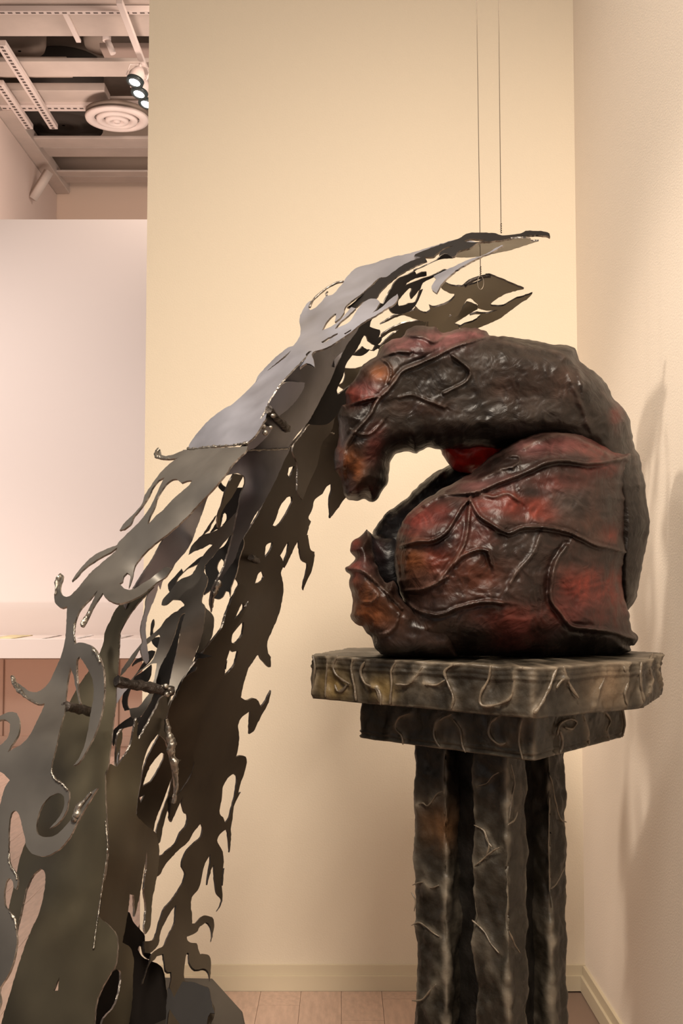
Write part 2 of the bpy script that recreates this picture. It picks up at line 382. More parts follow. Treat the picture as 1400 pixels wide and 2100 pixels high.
strut((-4.0, Dz(219), ZC - 0.02), (0.9, Dz(219), ZC - 0.02), 0.17, 'slotted strut crossing above the round air diffuser', wide_slot=0.2)
strut((-9.0, Dz(13.2), ZC - 0.065), (0.9, Dz(13.2), ZC - 0.065), 0.07, 'slotted strut crossing nearest the top edge of the picture')
strut((-2.71, Dz(18), ZC - 0.03), (-2.71, Dz(82), ZC - 0.03), 0.05, 'plain short rail running lengthwise over the wide flat beam', slots=False, hgt=0.03)
strut((-2.10, Dz(-20), ZC - 0.13), (-2.10, Dz(262), ZC - 0.13), 0.06, 'lighting track that the three spotlights hang from', slots=False, hgt=0.05)
# pendant pipe
p0 = at(221, 77, 12.0); p1 = at(231, 108, 12.0)
bm = bmesh.new(); tube_bm(bm, [at(218, 66, 12.0) + Vector((0, 0, .35)), at(219, 84, 12.0)], 0.045, 12); tube_bm(bm, [at(220, 82, 12.0), at(232, 110, 12.0)], 0.032, 12)
o = obj_bm('pendant_pipe', bm, M['strut']); tag(o, 'short pale cranked pipe hanging in the first ceiling gap', 'pipe')
# track spotlights
for px, py, lab in ((276, 169, 'upper of the three lit ceiling spotlights'), (285, 193, 'middle one of the three lit ceiling spotlights'), (300, 214, 'lowest lit ceiling spotlight, half hidden by the wall edge')):
    p = atz(px, py, ZC - 0.385); t = empty('track_spotlight', lab, 'spotlight', p)
    t.rotation_euler = (math.radians(-14), math.radians(14), 0)
    lathe('housing', [(0.075, -0.0), (0.088, 0.02), (0.085, 0.10), (0.05, 0.17), (0.0005, 0.19)], M['strut'], (0, 0, 0), t, n=28)
    lathe('rim', [(0.058, 0.010), (0.060, -0.004), (0.092, -0.004), (0.094, 0.03), (0.076, 0.03)], M['black'], (0, 0, 0), t, n=32)
    lathe('lens', [(0.0005, 0.0), (0.059, 0.0)], M['glow'], (0, 0, 0), t, n=28)
    bm = bmesh.new(); tube_bm(bm, [(0, 0, 0.17), (-0.01, 0.01, 0.243)], 0.018, 8); obj_bm('stem', bm, M['strut'], t)
    bm = bmesh.new(); tube_bm(bm, [(-0.11, 0, 0.06), (-0.11, 0.0, 0.2), (0, 0, 0.22), (0.11, 0, 0.2), (0.11, 0, 0.06)], 0.008, 8); obj_bm('yoke', bm, M['strut'], t)
# brackets on the far left side wall
for (a, b, lab) in (((100, 352), (66, 408), 'diagonal pale bracket at the far end of the side wall'), ((32, 222), (0, 255), 'diagonal pale bracket near the left edge, under the struts')):
    A = at(a[0], a[1], 15.0); B = at(b[0], b[1], 15.0); bm = bmesh.new()
    tube_bm(bm, [A, B], 0.07, 4); o = obj_bm('wall_bracket', bm, M['ceil']); tag(o, lab, 'bracket')

# ---------------------------------------------------------------- display case by the far partition
zt = at(150, 1310, 10.6).z; zb = at(150, 1350, 10.6).z; zg = at(150, 1240, 10.6).z
dc = empty('display_case', 'long white table display case with a glass cover by the far partition', 'display case', (-3.2, 10.8, zb))
def pbox(nm, x0, x1, y0, y1, z0, z1, m, root, bev=0.0):
    o = box(nm, x0, x1, y0, y1, z0, z1, m, None, bev); return put(o, root)
pbox('deck', -8.5, -0.9, 10.6, 11.62, zb, zt - 0.012, M['case'], dc, 0.004)
pbox('front_edge', -8.5, -0.9, 10.585, 10.63, zb, zt, M['case'], dc, 0.003)
gt = 0.012
for nm, a in (('glass_pane', (-8.5, -0.9, 10.6, 10.6 + gt, zt, zg)), ('glass_pane', (-8.5, -0.9, 11.6, 11.6 + gt, zt, zg)), ('glass_top', (-8.5, -0.9, 10.6, 11.6 + gt, zg, zg + gt))):
    pbox(nm, *a, M['glass'], dc)
for x in (-7.8, -5.0, -1.4): 
    pbox('leg', x - 0.03, x + 0.03, 11.4, 11.46, 0, zb, M['case'], dc)
prints = [(-8, 92, (0.72, 0.62, 0.36), 'yellowish printed sheet lying in the display case'), (98, 150, (0.52, 0.47, 0.44), 'grey printed sheet lying in the display case, beside the yellowish one'),
          (160, 212, (0.80, 0.76, 0.74), 'white printed sheet in the display case behind the grey sculpture strand'), (222, 290, (0.62, 0.56, 0.53), 'pale grey open sheet at the right end of the display case')]
for x0, x1, c, lab in prints:
    A = atz(x0, 1306, zt); B = atz(x1, 1297, zt)
    o = box('printed_sheet', A.x, B.x, 10.75, 11.5, zt - 0.0118, zt - 0.004, mat('print', c, 0.7, var=0.5, vscale=6)); tag(o, lab, 'print')
# ---------------------------------------------------------------- the flame-like steel sculpture
steel = empty('steel_sculpture', 'tall flame-like sculpture of torch-cut steel sheets arching up from lower left', 'sculpture', (-0.2, 3.2, 0.0))
def fin(o, root): return put(o, root)
def plate(pts, ctrl, m='steel', edge='edge', holes=(), thick=0.005, name='steel_sheet', grid=13, label=None, jag=0.7):
    rnd = random.Random(len(pts) * 7 + int(pts[0][0]))
    def jitter(L):
        L = smooth_line(L, 5.0); n = len(L)
        return L + np.array([[noise.noise(Vector((p[0] * .16, p[1] * .16, 3))), noise.noise(Vector((p[0] * .16, p[1] * .16, 9)))] for p in L]) * jag * 1.6
    outer = jitter(pts); hs = [jitter(h) for h in holes]
    V, T = triangulate(outer, hs, grid); f = tps(ctrl); Y = f(V)
    R_ = ray(V[:, 0], V[:, 1]); W = R_ * (Y / R_[:, 1])[:, None]; W[:, 2] += EYE
    me = bpy.data.meshes.new(name); me.from_pydata(W.tolist(), [], T.tolist()); me.update()
    me.polygons.foreach_set('use_smooth', [True] * len(me.polygons))
    o = link(name, me, [M[m], M[edge]])
    # face towards the camera, then thicken backwards
    bm = bmesh.new(); bm.from_mesh(me)
    s = sum((fc.normal.dot(Vector((0, 0, EYE)) - fc.calc_center_median())) * fc.calc_area() for fc in bm.faces)
    if s < 0: bmesh.ops.reverse_faces(bm, faces=bm.faces)
    bmesh.ops.delete(bm, geom=[v for v in bm.verts if not v.link_faces], context='VERTS')
    bm.to_mesh(me); bm.free()
    md = o.modifiers.new('thickness', 'SOLIDIFY'); md.thickness = thick; md.offset = -1; md.use_rim = True; md.material_offset_rim = 1
    es = o.modifiers.new('sharp', 'EDGE_SPLIT'); es.split_angle = math.radians(45)
    if label: o['label'] = label
    return fin(o, steel), f
def surf(f, px, py, off=0.0):
    y = float(f(np.array([[px, py]], float))[0]) + off; return at(px, py, y)

# --- upper sheet, catching the light
c1 = [(1127, 483, 3.30), (900, 522, 3.34), (860, 548, 3.22), (720, 570, 3.36), (620, 650, 3.30), (760, 600, 3.20), (700, 660, 3.06), (820, 590, 3.20), (690, 715, 3.0),
      (640, 725, 2.93), (600, 700, 3.14), (530, 765, 3.16), (590, 800, 2.86), (450, 830, 3.04), (555, 850, 2.80), (388, 916, 2.98), (497, 925, 2.76), (460, 870, 2.95)]
up = tU((940, 150), (870, 165), (760, 190), (690, 198), (640, 185), (600, 190), (540, 180), (430, 210), (200, 280), (100, 300), (0, 330)) + \
    tV((1000, 75), (860, 110), (800, 150), (755, 200), (735, 235), (690, 290), (650, 335), (600, 346), (585, 356), (560, 390), (510, 440), (462, 466), (448, 440), (470, 385), (440, 405), (400, 470), (378, 520), (375, 560), (385, 620), (375, 680), (330, 750),
       (280, 770), (180, 850), (90, 940), (30, 1010), (15, 1060), (45, 1015), (110, 960), (200, 885), (305, 795), (270, 840), (170, 920), (60, 1000), (0, 1070)) + \
    tW((150, 120), (50, 205), (0, 230)) + tX((800, 0), (700, 110), (640, 190), (620, 243), (760, 232), (900, 218), (1080, 196), (1110, 188), (1180, 120), (1240, 20)) + \
    tW((330, 330), (360, 240), (365, 190), (400, 130), (510, 0)) + tV((325, 995), (350, 960), (430, 900), (500, 930), (490, 870), (475, 830), (488, 806), (600, 770), (700, 710), (800, 640), (900, 562), (1000, 505), (1085, 452), (1160, 408), (1186, 350), (1178, 330), (1110, 382), (1050, 440), (975, 488),
       (1015, 440), (1035, 402), (1010, 375), (960, 370), (900, 400), (850, 460), (800, 540), (770, 570), (665, 618), (700, 570), (765, 515), (835, 450), (800, 437), (755, 495), (700, 555), (630, 600), (560, 632), (590, 570), (640, 510), (678, 490), (665, 560), (700, 535), (740, 480), (748, 440), (800, 390), (870, 340), (950, 270), (1030, 200), (1080, 192), (1200, 150), (1300, 90)) + \
    tU((100, 420), (200, 370), (280, 325), (322, 300), (240, 292), (380, 262), (560, 205), (610, 200), (700, 205), (800, 190))
h1 = [tV((552, 728), (610, 690), (690, 650), (690, 662), (640, 690), (565, 735)), tV((740, 656), (800, 622), (800, 632), (750, 664)), tV((430, 850), (425, 828), (455, 800), (478, 798), (450, 825))]
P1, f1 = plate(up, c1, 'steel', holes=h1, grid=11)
# --- lower left sheet with the curls
c2 = [(390, 917, 2.98), (497, 926, 2.76), (325, 930, 3.04), (250, 1085, 2.92), (420, 1040, 2.74), (440, 980, 2.72), (330, 1130, 2.72), (330, 1000, 2.88), (200, 1200, 2.78), (130, 1190, 2.84), (240, 1225, 2.68), (330, 1180, 2.78),
      (140, 1400, 2.66), (195, 1330, 2.56), (20, 1400, 2.74), (0, 1500, 2.60), (100, 1520, 2.50), (120, 1650, 2.44), (195, 1620, 2.40), (0, 1700, 2.46), (0, 2050, 2.32), (-60, 1700, 2.5)]
lo = tX((620, 246), (590, 250), (555, 266), (500, 288), (440, 300), (398, 288), (396, 262), (385, 240), (362, 275), (368, 308), (415, 324), (520, 320), (548, 312), (500, 340), (420, 410), (370, 470), (320, 540), (270, 620), (240, 700), (190, 760), (130, 820), (90, 860), (60, 912), (110, 892), (155, 850), (170, 805), (230, 732), (290, 642), (330, 560), (380, 500), (430, 476),
         (400, 530), (350, 640), (310, 720), (240, 820), (140, 920), (50, 1010)) + \
    tZ((560, 150), (480, 180), (370, 235), (280, 320), (215, 400), (190, 446), (240, 400), (290, 342), (400, 267), (500, 212), (562, 170), (540, 205), (430, 300), (330, 390), (250, 490), (170, 570), (125, 570), (98, 540), (92, 500), (108, 440), (120, 400), (100, 388), (75, 430), (55, 500), (45, 560), (50, 620), (85, 660), (112, 668), (150, 652), (145, 750), (140, 850), (130, 950), (100, 1060), (50, 1180), (0, 1280)) + \
    tA((350, 450), (300, 478), (240, 470), (200, 440), (130, 390), (108, 343), (95, 352), (100, 410), (160, 470), (220, 530), (310, 575), (370, 570), (300, 720), (250, 820), (180, 900), (60, 970), (90, 920), (150, 820), (162, 720), (140, 650), (80, 640), (0, 670), (-60, 700), (-60, 735), (0, 705), (55, 708), (80, 740), (75, 820), (40, 880), (0, 912), (-150, 1000), (-150, 1090), (0, 1130), (35, 1150), (80, 1200), (40, 1260), (15, 1340), (0, 1400)) + \
    tC((-20, 260), (-200, 700), (-300, 2300), (-20, 1900), (-5, 1720), (50, 1625), (100, 1520), (135, 1350), (132, 1240), (118, 1130), (70, 1072), (40, 1030), (34, 930), (50, 832), (75, 805), (105, 830), (112, 880), (128, 895), (146, 838), (130, 768), (85, 702), (68, 600), (70, 450), (76, 340), (94, 268), (120, 250), (150, 270), (170, 330), (186, 400), (205, 480), (216, 545), (262, 600), (350, 625), (450, 590), (520, 530), (590, 432), (618, 370), (690, 240), (745, 150), (796, 65), (760, 88), (700, 140), (640, 220), (590, 312), (540, 372), (470, 440), (400, 467), (335, 458), (303, 428), (298, 370), (312, 290), (350, 200), (410, 135), (476, 105), (510, 118), (528, 160), (520, 230), (478, 312), (403, 397), (450, 372), (502, 320), (545, 245), (560, 170), (566, 110)) + \
    tA((548, 1280), (500, 1216), (455, 1198), (428, 1160), (420, 1080), (440, 1000), (460, 920), (500, 740), (530, 640), (535, 560), (550, 400), (575, 272), (590, 300), (610, 380), (625, 460), (650, 575), (662, 570), (640, 500), (632, 420), (625, 300), (628, 215), (648, 188), (672, 210), (720, 290), (745, 340), (765, 400), (765, 520), (745, 640), (720, 800), (690, 920), (650, 1010), (600, 1085), (650, 1050), (720, 935), (790, 790), (830, 650), (850, 520), (852, 400), (845, 300), (815, 200), (760, 110), (690, 75), (640, 72), (612, 85)) + \
    tZ((212, 960), (200, 890), (205, 820), (230, 730), (270, 660), (340, 590), (400, 520), (345, 640), (300, 730), (262, 800), (262, 818), (278, 820), (325, 740), (352, 680), (400, 600), (440, 545), (455, 565), (490, 600), (560, 628), (620, 622), (700, 592), (800, 532), (880, 460), (960, 410), (1000, 350), (960, 330), (900, 372), (830, 430), (760, 472), (700, 510), (640, 516), (600, 490), (578, 466), (606, 448), (614, 405), (640, 380), (662, 388), (668, 420), (655, 500), (670, 470), (690, 400), (702, 330), (740, 270), (800, 200), (880, 130), (960, 70)) + \
    tX((500, 900), (600, 810), (740, 660), (840, 560), (870, 520), (920, 462)) + tW((70, 680), (165, 590), (192, 540))
h2 = [tX((530, 490), (565, 522), (610, 505), (655, 500), (630, 540), (560, 600), (490, 660), (420, 740), (350, 800), (290, 866), (300, 810), (345, 720), (362, 655), (410, 570), (450, 520), (490, 494))]
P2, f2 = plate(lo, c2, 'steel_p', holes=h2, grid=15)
# short inner slits (tool marks) cut into the lower sheet
# --- blue grey sheet behind, with its hanging strand
c4 = [(440, 990, 2.86), (420, 1050, 3.02), (330, 1150, 2.93), (400, 1150, 3.0), (280, 1200, 2.95), (295, 1340, 2.98), (360, 1100, 2.88)]
p4 = tX((830, 570), (785, 640), (742, 760), (690, 900), (650, 1010), (600, 1090), (530, 1170), (480, 1250), (420, 1320), (395, 1400)) + \
    tZ((900, 470), (880, 560), (830, 680), (810, 740), (796, 830), (800, 920), (815, 1030), (822, 1090), (800, 1128), (770, 1080), (755, 1000), (770, 950), (755, 870), (766, 780), (790, 700), (800, 600), (830, 510), (740, 620), (660, 720), (640, 700), (620, 620), (700, 500), (770, 390), (840, 290), (900, 180), (960, 70)) + tX((500, 890), (600, 780), (700, 680), (780, 590))
plate(p4, c4, 'steel', grid=14)
# --- wide olive band under it down to the bottom
c5 = [(240, 1230, 2.96), (230, 1330, 2.92), (210, 1400, 2.86), (150, 1500, 2.80), (215, 1520, 2.74), (200, 1650, 2.64), (100, 1700, 2.72), (100, 1850, 2.62), (190, 1850, 2.60), (170, 2100, 2.5), (20, 1900, 2.7), (10, 2100, 2.58), (60, 1750, 2.78)]
p5 = tZ((720, 500), (620, 600), (540, 690), (500, 780), (460, 860), (450, 940), (415, 1040), (405, 1060)) + tA((735, 292), (640, 430), (570, 560), (525, 640), (495, 740), (400, 1040), (330, 1300)) + \
    tC((220, 300), (215, 480), (190, 560), (160, 650), (135, 760), (110, 880), (85, 985), (70, 1075), (95, 1120), (135, 1250), (143, 1200), (160, 1130), (190, 1000), (220, 880), (270, 780), (330, 724), (360, 740), (373, 800), (355, 950), (320, 1090), (260, 1220), (200, 1370), (150, 1520), (100, 1690), (50, 1850), (10, 2000), (-40, 2200), (770, 2200), (772, 2000), (790, 1830), (830, 1720), (900, 1590), (950, 1500), (960, 1300), (900, 1200), (840, 1150), (800, 1100), (812, 1000), (835, 860), (860, 770), (882, 560), (875, 400), (866, 200), (860, 0)) + \
    tA((862, 1150), (885, 1080), (900, 960), (915, 850), (930, 700), (945, 580), (950, 450), (960, 350), (970, 200), (980, 0)) + tZ((565, 1000), (570, 950), (580, 870), (620, 790), (660, 720), (740, 620), (860, 490))
h5 = [tC((486, 1610), (476, 1725), (438, 1727))]
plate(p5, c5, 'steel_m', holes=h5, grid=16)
# --- second olive band with dark legs
c6 = [(345, 1420, 2.98), (320, 1500, 2.92), (240, 1600, 2.78), (300, 1650, 2.84), (335, 1530, 3.0), (225, 1800, 2.72), (270, 1750, 2.80), (320, 1720, 3.02), (315, 1900, 2.98), (230, 1980, 2.74), (270, 1940, 2.84), (190, 2100, 2.62), (268, 2100, 2.80), (280, 1870, 2.9)]
p6 = tB((530, 195), (480, 290), (420, 400), (372, 490), (336, 548), (324, 500), (330, 430), (322, 370), (306, 420), (272, 590), (222, 680), (156, 772), (160, 690), (190, 590), (205, 520), (196, 462), (166, 520), (158, 600), (150, 768), (110, 745), (88, 762), (70, 860), (50, 1100), (40, 1400)) + \
    tC((840, 300), (840, 900), (760, 1400), (700, 1700), (600, 2200), (775, 2200), (775, 2000), (790, 1830), (830, 1720), (900, 1592), (960, 1550), (990, 1570), (985, 1700), (940, 1850), (850, 1960), (830, 2060), (840, 2200), (1010, 2200), (1060, 1980), (1085, 1800), (1092, 1600), (1098, 1480), (1075, 1380), (1040, 1350), (1005, 1330), (1030, 1200), (1058, 1020), (1062, 930), (1075, 940), (1100, 940), (1105, 1120), (1145, 950), (1170, 800), (1195, 640), (1206, 580), (1204, 700), (1185, 850), (1185, 950), (1198, 1050), (1185, 1200), (1195, 1265), (1230, 1210), (1243, 1090), (1250, 980), (1280, 830), (1300, 700), (1306, 580), (1290, 470), (1270, 425), (1200, 370), (1130, 300), (1108, 262)) + \
    tB((316, 1160), (328, 1050), (350, 900), (372, 750), (400, 650), (440, 570), (500, 500), (560, 560), (590, 660), (620, 800), (636, 950), (620, 1070), (634, 1075), (655, 960), (662, 870), (650, 760), (684, 715), (672, 712), (640, 745), (625, 640), (600, 560), (582, 500), (566, 380), (575, 330), (598, 245), (604, 180))
plate(p6, c6, 'steel_m', grid=15)
# --- right hand rear sheet (dark) from behind the clay form down to the base
c8 = [(690, 860, 3.46), (760, 900, 3.5), (650, 850, 3.40), (690, 1040, 3.55), (560, 960, 3.26), (600, 1080, 3.36), (640, 1150, 3.46), (500, 1250, 3.24), (575, 1230, 3.42), (480, 1330, 3.24), (550, 1370, 3.46), (420, 1500, 3.26), (500, 1460, 3.40), (400, 1700, 3.30), (470, 1680, 3.42), (380, 1850, 3.24), (440, 1900, 3.30), (400, 2080, 2.98), (460, 2080, 2.98), (370, 2000, 3.06)]
p8 = tW((690, 330), (780, 300), (900, 220), (1000, 100), (1120, 120), (1150, 500), (1120, 850), (985, 975), (940, 1040), (868, 1132), (866, 1060), (862, 980), (880, 900), (880, 850), (840, 870), (805, 930), (740, 980), (722, 1050), (690, 1130), (710, 1156), (695, 1200), (677, 1270), (690, 1270)) + \
    tY((1005, 195), (1015, 250), (1030, 312), (1060, 326), (1055, 400), (1030, 500), (990, 580), (967, 642), (966, 600), (990, 510), (1000, 430), (958, 400), (942, 330), (927, 232), (890, 300), (850, 390), (812, 460), (815, 400), (840, 330), (848, 240), (820, 280), (790, 340), (778, 355), (800, 400), (802, 450), (785, 500), (800, 580), (805, 640), (795, 720), (770, 830), (730, 930), (690, 1020), (670, 1080), (680, 1160), (700, 1190), (700, 1272), (683, 1276), (650, 1240), (620, 1205), (610, 1176), (590, 1175), (560, 1220), (520, 1280), (500, 1340)) + \
    tF((895, 620), (882, 690), (920, 710), (960, 695), (990, 715), (1003, 750), (1030, 720), (1055, 670), (1068, 648), (1052, 720), (1010, 800), (980, 860), (960, 900), (935, 916), (935, 870), (940, 775), (890, 810), (865, 860), (870, 920), (868, 980), (860, 1030), (850, 1060), (880, 1048), (912, 1055), (918, 1090), (905, 1150), (880, 1220), (866, 1280), (882, 1274), (850, 1330), (835, 1380), (830, 1440), (820, 1490), (822, 1550), (812, 1642), (806, 1560), (795, 1500), (752, 1533), (735, 1570), (745, 1595), (770, 1640), (775, 1720), (765, 1790), (770, 1850)) + \
    tD((1040, 400), (1028, 475), (1010, 480), (1020, 560), (1025, 650), (1010, 710), (980, 755), (1008, 705), (1018, 650), (980, 612), (965, 520), (960, 450), (956, 372), (935, 405), (915, 480), (900, 540), (908, 460), (925, 360), (928, 282), (900, 330), (870, 400), (850, 500), (830, 570), (775, 640), (765, 720), (775, 780), (775, 855), (800, 855), (830, 820), (870, 790), (940, 805), (956, 850), (950, 920), (932, 1000), (938, 920), (920, 870), (895, 845), (840, 880), (810, 930), (735, 960), (735, 990), (760, 1010), (815, 1015), (825, 1060), (840, 1105), (900, 1110), (925, 1140), (930, 1220), (921, 1320), (905, 1250), (870, 1225), (800, 1235), (765, 1200), (748, 1150), (750, 1100), (735, 1095), (715, 1170), (712, 1310), (740, 1330), (850, 1360), (915, 1385), (930, 1480), (960, 1590), (860, 1800), (560, 1800), (600, 1500), (626, 1460), (600, 1400), (590, 1380), (605, 1320), (604, 1255), (580, 1257), (558, 1240), (552, 1180), (538, 1105), (492, 1120), (470, 1150), (425, 1192), (372, 1350), (366, 1345), (430, 1165), (442, 1112), (482, 1070), (540, 1040), (570, 980), (592, 930), (632, 850), (645, 702), (600, 760), (560, 832), (520, 920), (498, 1030), (450, 1085), (430, 1100), (388, 1095), (380, 1000), (420, 1000), (455, 990), (482, 940), (510, 840), (550, 730), (610, 660), (660, 590), (710, 500), (718, 432), (695, 390), (700, 330), (740, 250), (800, 190), (845, 150), (863, 90), (855, 38), (830, 55), (780, 120), (740, 190), (680, 240), (600, 320), (545, 390), (515, 450), (470, 480), (460, 400), (500, 310), (540, 290), (580, 250), (640, 200), (680, 110), (722, 65)) + \
    tB((742, 1200), (738, 1160), (718, 1155), (695, 1090), (693, 1040), (705, 1000), (670, 1080), (640, 1150), (604, 1226), (590, 1190), (600, 1090), (600, 1040), (650, 1010), (700, 945), (745, 880), (772, 820), (790, 720), (700, 640), (640, 560), (620, 400), (640, 200), (700, 80)) + \
    tY((0, 1340), (70, 1240), (150, 1145), (240, 1030), (300, 950), (325, 860), (370, 740), (400, 680), (430, 640), (442, 590), (418, 545), (400, 480), (410, 330), (500, 180), (600, 20)) + tW((300, 1050), (400, 850), (520, 570), (640, 420))
h8 = [tW((532, 800), (520, 770), (530, 715), (575, 703), (545, 780), (524, 815)), tW((555, 958), (556, 1000), (510, 1090), (460, 1170), (420, 1200), (395, 1190), (420, 1140), (460, 1030), (510, 965), (535, 952)),
      tY((668, 268), (720, 245), (700, 310), (655, 378), (655, 310)), tY((570, 590), (600, 505), (630, 485), (640, 510), (646, 530), (620, 575)),
      tY((480, 902), (470, 1000), (430, 1060), (400, 1085), (380, 1070), (385, 1010), (420, 960), (460, 912)), tY((432, 1138), (420, 1200), (400, 1260), (340, 1330), (322, 1340), (335, 1230), (367, 1128), (385, 1150)),
      tY((475, 742), (480, 792), (440, 850), (415, 868), (430, 820), (462, 755)),
      tB((1115, 828), (1140, 850), (1142, 900), (1125, 1020), (1100, 1110), (1080, 1190), (1045, 1230), (1030, 1185), (1010, 1170), (1000, 1130), (1020, 1030), (1025, 950), (1045, 900), (1080, 850))]
P8, f8 = plate(p8, c8, 'steel_d', 'edge_d', holes=h8, grid=15, thick=0.006)
# --- overlapping narrower sheet in front of it
c8b = [(x, y, z - 0.06) for x, y, z in c8 if x < 600 and y > 1100] + [(480, 1190, 3.16), (330, 1650, 3.2)]
p8b = tY((425, 620), (395, 690), (335, 830), (310, 930), (240, 1030), (150, 1145), (0, 1345)) + tF((500, 645), (445, 745), (420, 850), (360, 960), (300, 1080), (270, 1200), (240, 1400), (235, 1600), (300, 1620), (340, 1530), (360, 1440), (400, 1340), (425, 1270), (460, 1175), (440, 1280), (400, 1390), (362, 1510), (358, 1600), (385, 1580), (405, 1480), (432, 1380), (452, 1455), (470, 1400), (495, 1290), (540, 1215), (582, 1140), (592, 1075), (588, 1020), (610, 925), (652, 790), (700, 680), (762, 570), (785, 490), (800, 465), (790, 520), (795, 470)) + \
    tY((335, 1220), (360, 1130), (385, 1010), (440, 900), (500, 800), (517, 735), (500, 770), (440, 850), (400, 880), (420, 800), (470, 740), (500, 660), (480, 600), (450, 590))
h8b = [tB((525, 655), (546, 668), (535, 720), (500, 790), (460, 860), (420, 905), (370, 932), (385, 880), (420, 790), (470, 710)), tB((345, 1022), (387, 998), (353, 1066))]
plate(p8b, c8b, 'steel_d', 'edge', holes=h8b, grid=15)
# --- glossy central sheet right of the fold
c3 = [(640, 732, 2.98), (600, 800, 2.92), (555, 860, 2.86), (500, 930, 2.83), (700, 700, 3.12), (735, 660, 3.18), (650, 830, 3.10), (590, 915, 3.04), (450, 978, 2.82), (520, 1010, 2.86), (565, 1040, 3.0), (470, 1180, 2.95), (520, 1130, 3.02), (434, 1250, 2.98)]
p3 = tV((460, 830), (495, 800), (560, 788), (640, 758), (720, 708), (790, 658), (862, 588), (880, 572), (840, 650), (770, 740), (715, 850), (670, 940), (640, 1020), (600, 1100), (562, 1170)) + tW((745, 240), (685, 345), (600, 440), (527, 545), (535, 570), (490, 660), (430, 800), (330, 990), (250, 1110), (200, 1210), (130, 1340)) + \
    tY((410, 380), (350, 470), (290, 560), (262, 650), (232, 740), (216, 826), (204, 765), (205, 710), (230, 620), (265, 550), (300, 490), (335, 400), (370, 275), (400, 150), (425, 20)) + tX((1040, 720), (1045, 660), (1062, 600), (1092, 515), (1080, 465), (1022, 444), (940, 462), (885, 510), (850, 530), (760, 600), (800, 480)) + tW((60, 640), (170, 520), (260, 400), (340, 260), (400, 160), (480, 20))
P3, f3 = plate(p3, c3, 'steel_g', grid=11)
# small raised pieces on the glossy sheet
for pts, off in ((tW((365, 200), (400, 130), (500, 20), (660, 20), (640, 90), (560, 200), (440, 300), (400, 280), (360, 240)), -0.022), (tW((165, 570), (300, 400), (380, 370), (390, 400), (340, 470), (240, 560)), -0.015)):
    plate(pts, [(x, y, z + off) for x, y, z in c3], 'steel', thick=0.004, grid=10, name='overlay_sheet')
# --- brown middle sheets
c12 = [(490, 1050, 2.92), (400, 1130, 2.98), (440, 1150, 2.98), (420, 1250, 2.95), (340, 1230, 3.02), (300, 1330, 3.0), (370, 1300, 2.98), (260, 1370, 3.0), (400, 1350, 3.04), (345, 1420, 2.98), (250, 1400, 3.0)]
p12 = tX((625, 1110), (650, 1040), (700, 982), (740, 945), (790, 870), (848, 788), (842, 815), (808, 872), (790, 915), (752, 945), (805, 930), (870, 900), (950, 832), (1036, 738), (1012, 880), (960, 960), (900, 1030), (830, 1120), (790, 1160), (756, 1200)) + \
    tZ((1280, 325), (1270, 370), (1302, 420), (1290, 490), (1260, 560), (1250, 620), (1278, 662), (1270, 800), (1255, 900), (1220, 1000), (1190, 1080), (1150, 1170), (1090, 1250), (1045, 1340), (1000, 1400), (960, 1500)) + tF((450, 700), (436, 640), (460, 520), (490, 400), (515, 250), (540, 170), (505, 195), (475, 300), (440, 400), (382, 510), (350, 640), (322, 720), (270, 800), (226, 822), (204, 808), (195, 760), (215, 756), (252, 748), (290, 700), (330, 640), (350, 560), (365, 480)) + \
    tZ((830, 1130), (740, 1190), (690, 1250), (640, 1330), (600, 1350), (650, 1290), (720, 1200), (800, 1140), (850, 1095), (880, 1020), (900, 960), (911, 900), (905, 884), (870, 902), (822, 950), (750, 1000), (682, 1110), (622, 1190), (582, 1226), (600, 1168), (650, 1098), (700, 1028), (760, 958), (840, 890), (910, 830), (960, 760), (1030, 702), (1098, 672), (1112, 640), (1080, 606), (1012, 600), (960, 645), (925, 642), (932, 600), (980, 545), (1068, 440), (1160, 400), (1190, 370), (1222, 310), (1270, 230), (1340, 150), (1320, 148), (1260, 180), (1200, 200), (1145, 232))
plate(p12, c12, 'steel_p', grid=13)
plate(tX((1000, 448), (1076, 460), (1042, 530), (982, 640), (922, 720), (892, 790), (882, 892), (864, 892), (864, 800), (902, 700), (922, 620), (952, 540)), [(480, 970, 2.9), (490, 1000, 2.95), (450, 1080, 3.0), (460, 1040, 2.93)], 'steel_o', grid=12, name='steel_strand')
# --- near-black strands behind, shade put into their colour
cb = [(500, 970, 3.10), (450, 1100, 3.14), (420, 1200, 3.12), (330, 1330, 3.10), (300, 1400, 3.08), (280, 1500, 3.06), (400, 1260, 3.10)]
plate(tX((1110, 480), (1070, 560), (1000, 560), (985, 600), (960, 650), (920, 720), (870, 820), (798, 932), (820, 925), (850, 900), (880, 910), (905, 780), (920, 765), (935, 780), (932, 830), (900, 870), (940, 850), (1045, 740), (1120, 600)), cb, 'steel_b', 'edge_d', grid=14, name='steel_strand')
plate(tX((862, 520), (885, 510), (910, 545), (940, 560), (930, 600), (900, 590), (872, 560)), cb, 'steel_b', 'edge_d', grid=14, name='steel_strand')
plate(tY((390, 150), (350, 222), (310, 282), (210, 335), (120, 370), (60, 420), (-20, 490)) + tZ((1090, 345), (1040, 400), (985, 460), (975, 490), (985, 530), (1000, 545), (1030, 540), (1055, 500), (1035, 480), (1060, 420), (1130, 350), (1215, 310)) + tY((120, 400), (160, 470), (175, 560), (150, 640), (150, 680), (222, 625), (215, 700), (262, 716), (300, 700), (330, 648), (355, 655), (366, 700), (378, 600), (420, 500), (440, 380), (480, 250), (430, 150)), cb, 'steel_b', 'edge', holes=[tY((262, 430), (290, 380), (312, 400), (312, 470), (280, 506), (260, 470))], grid=14, name='steel_strand')
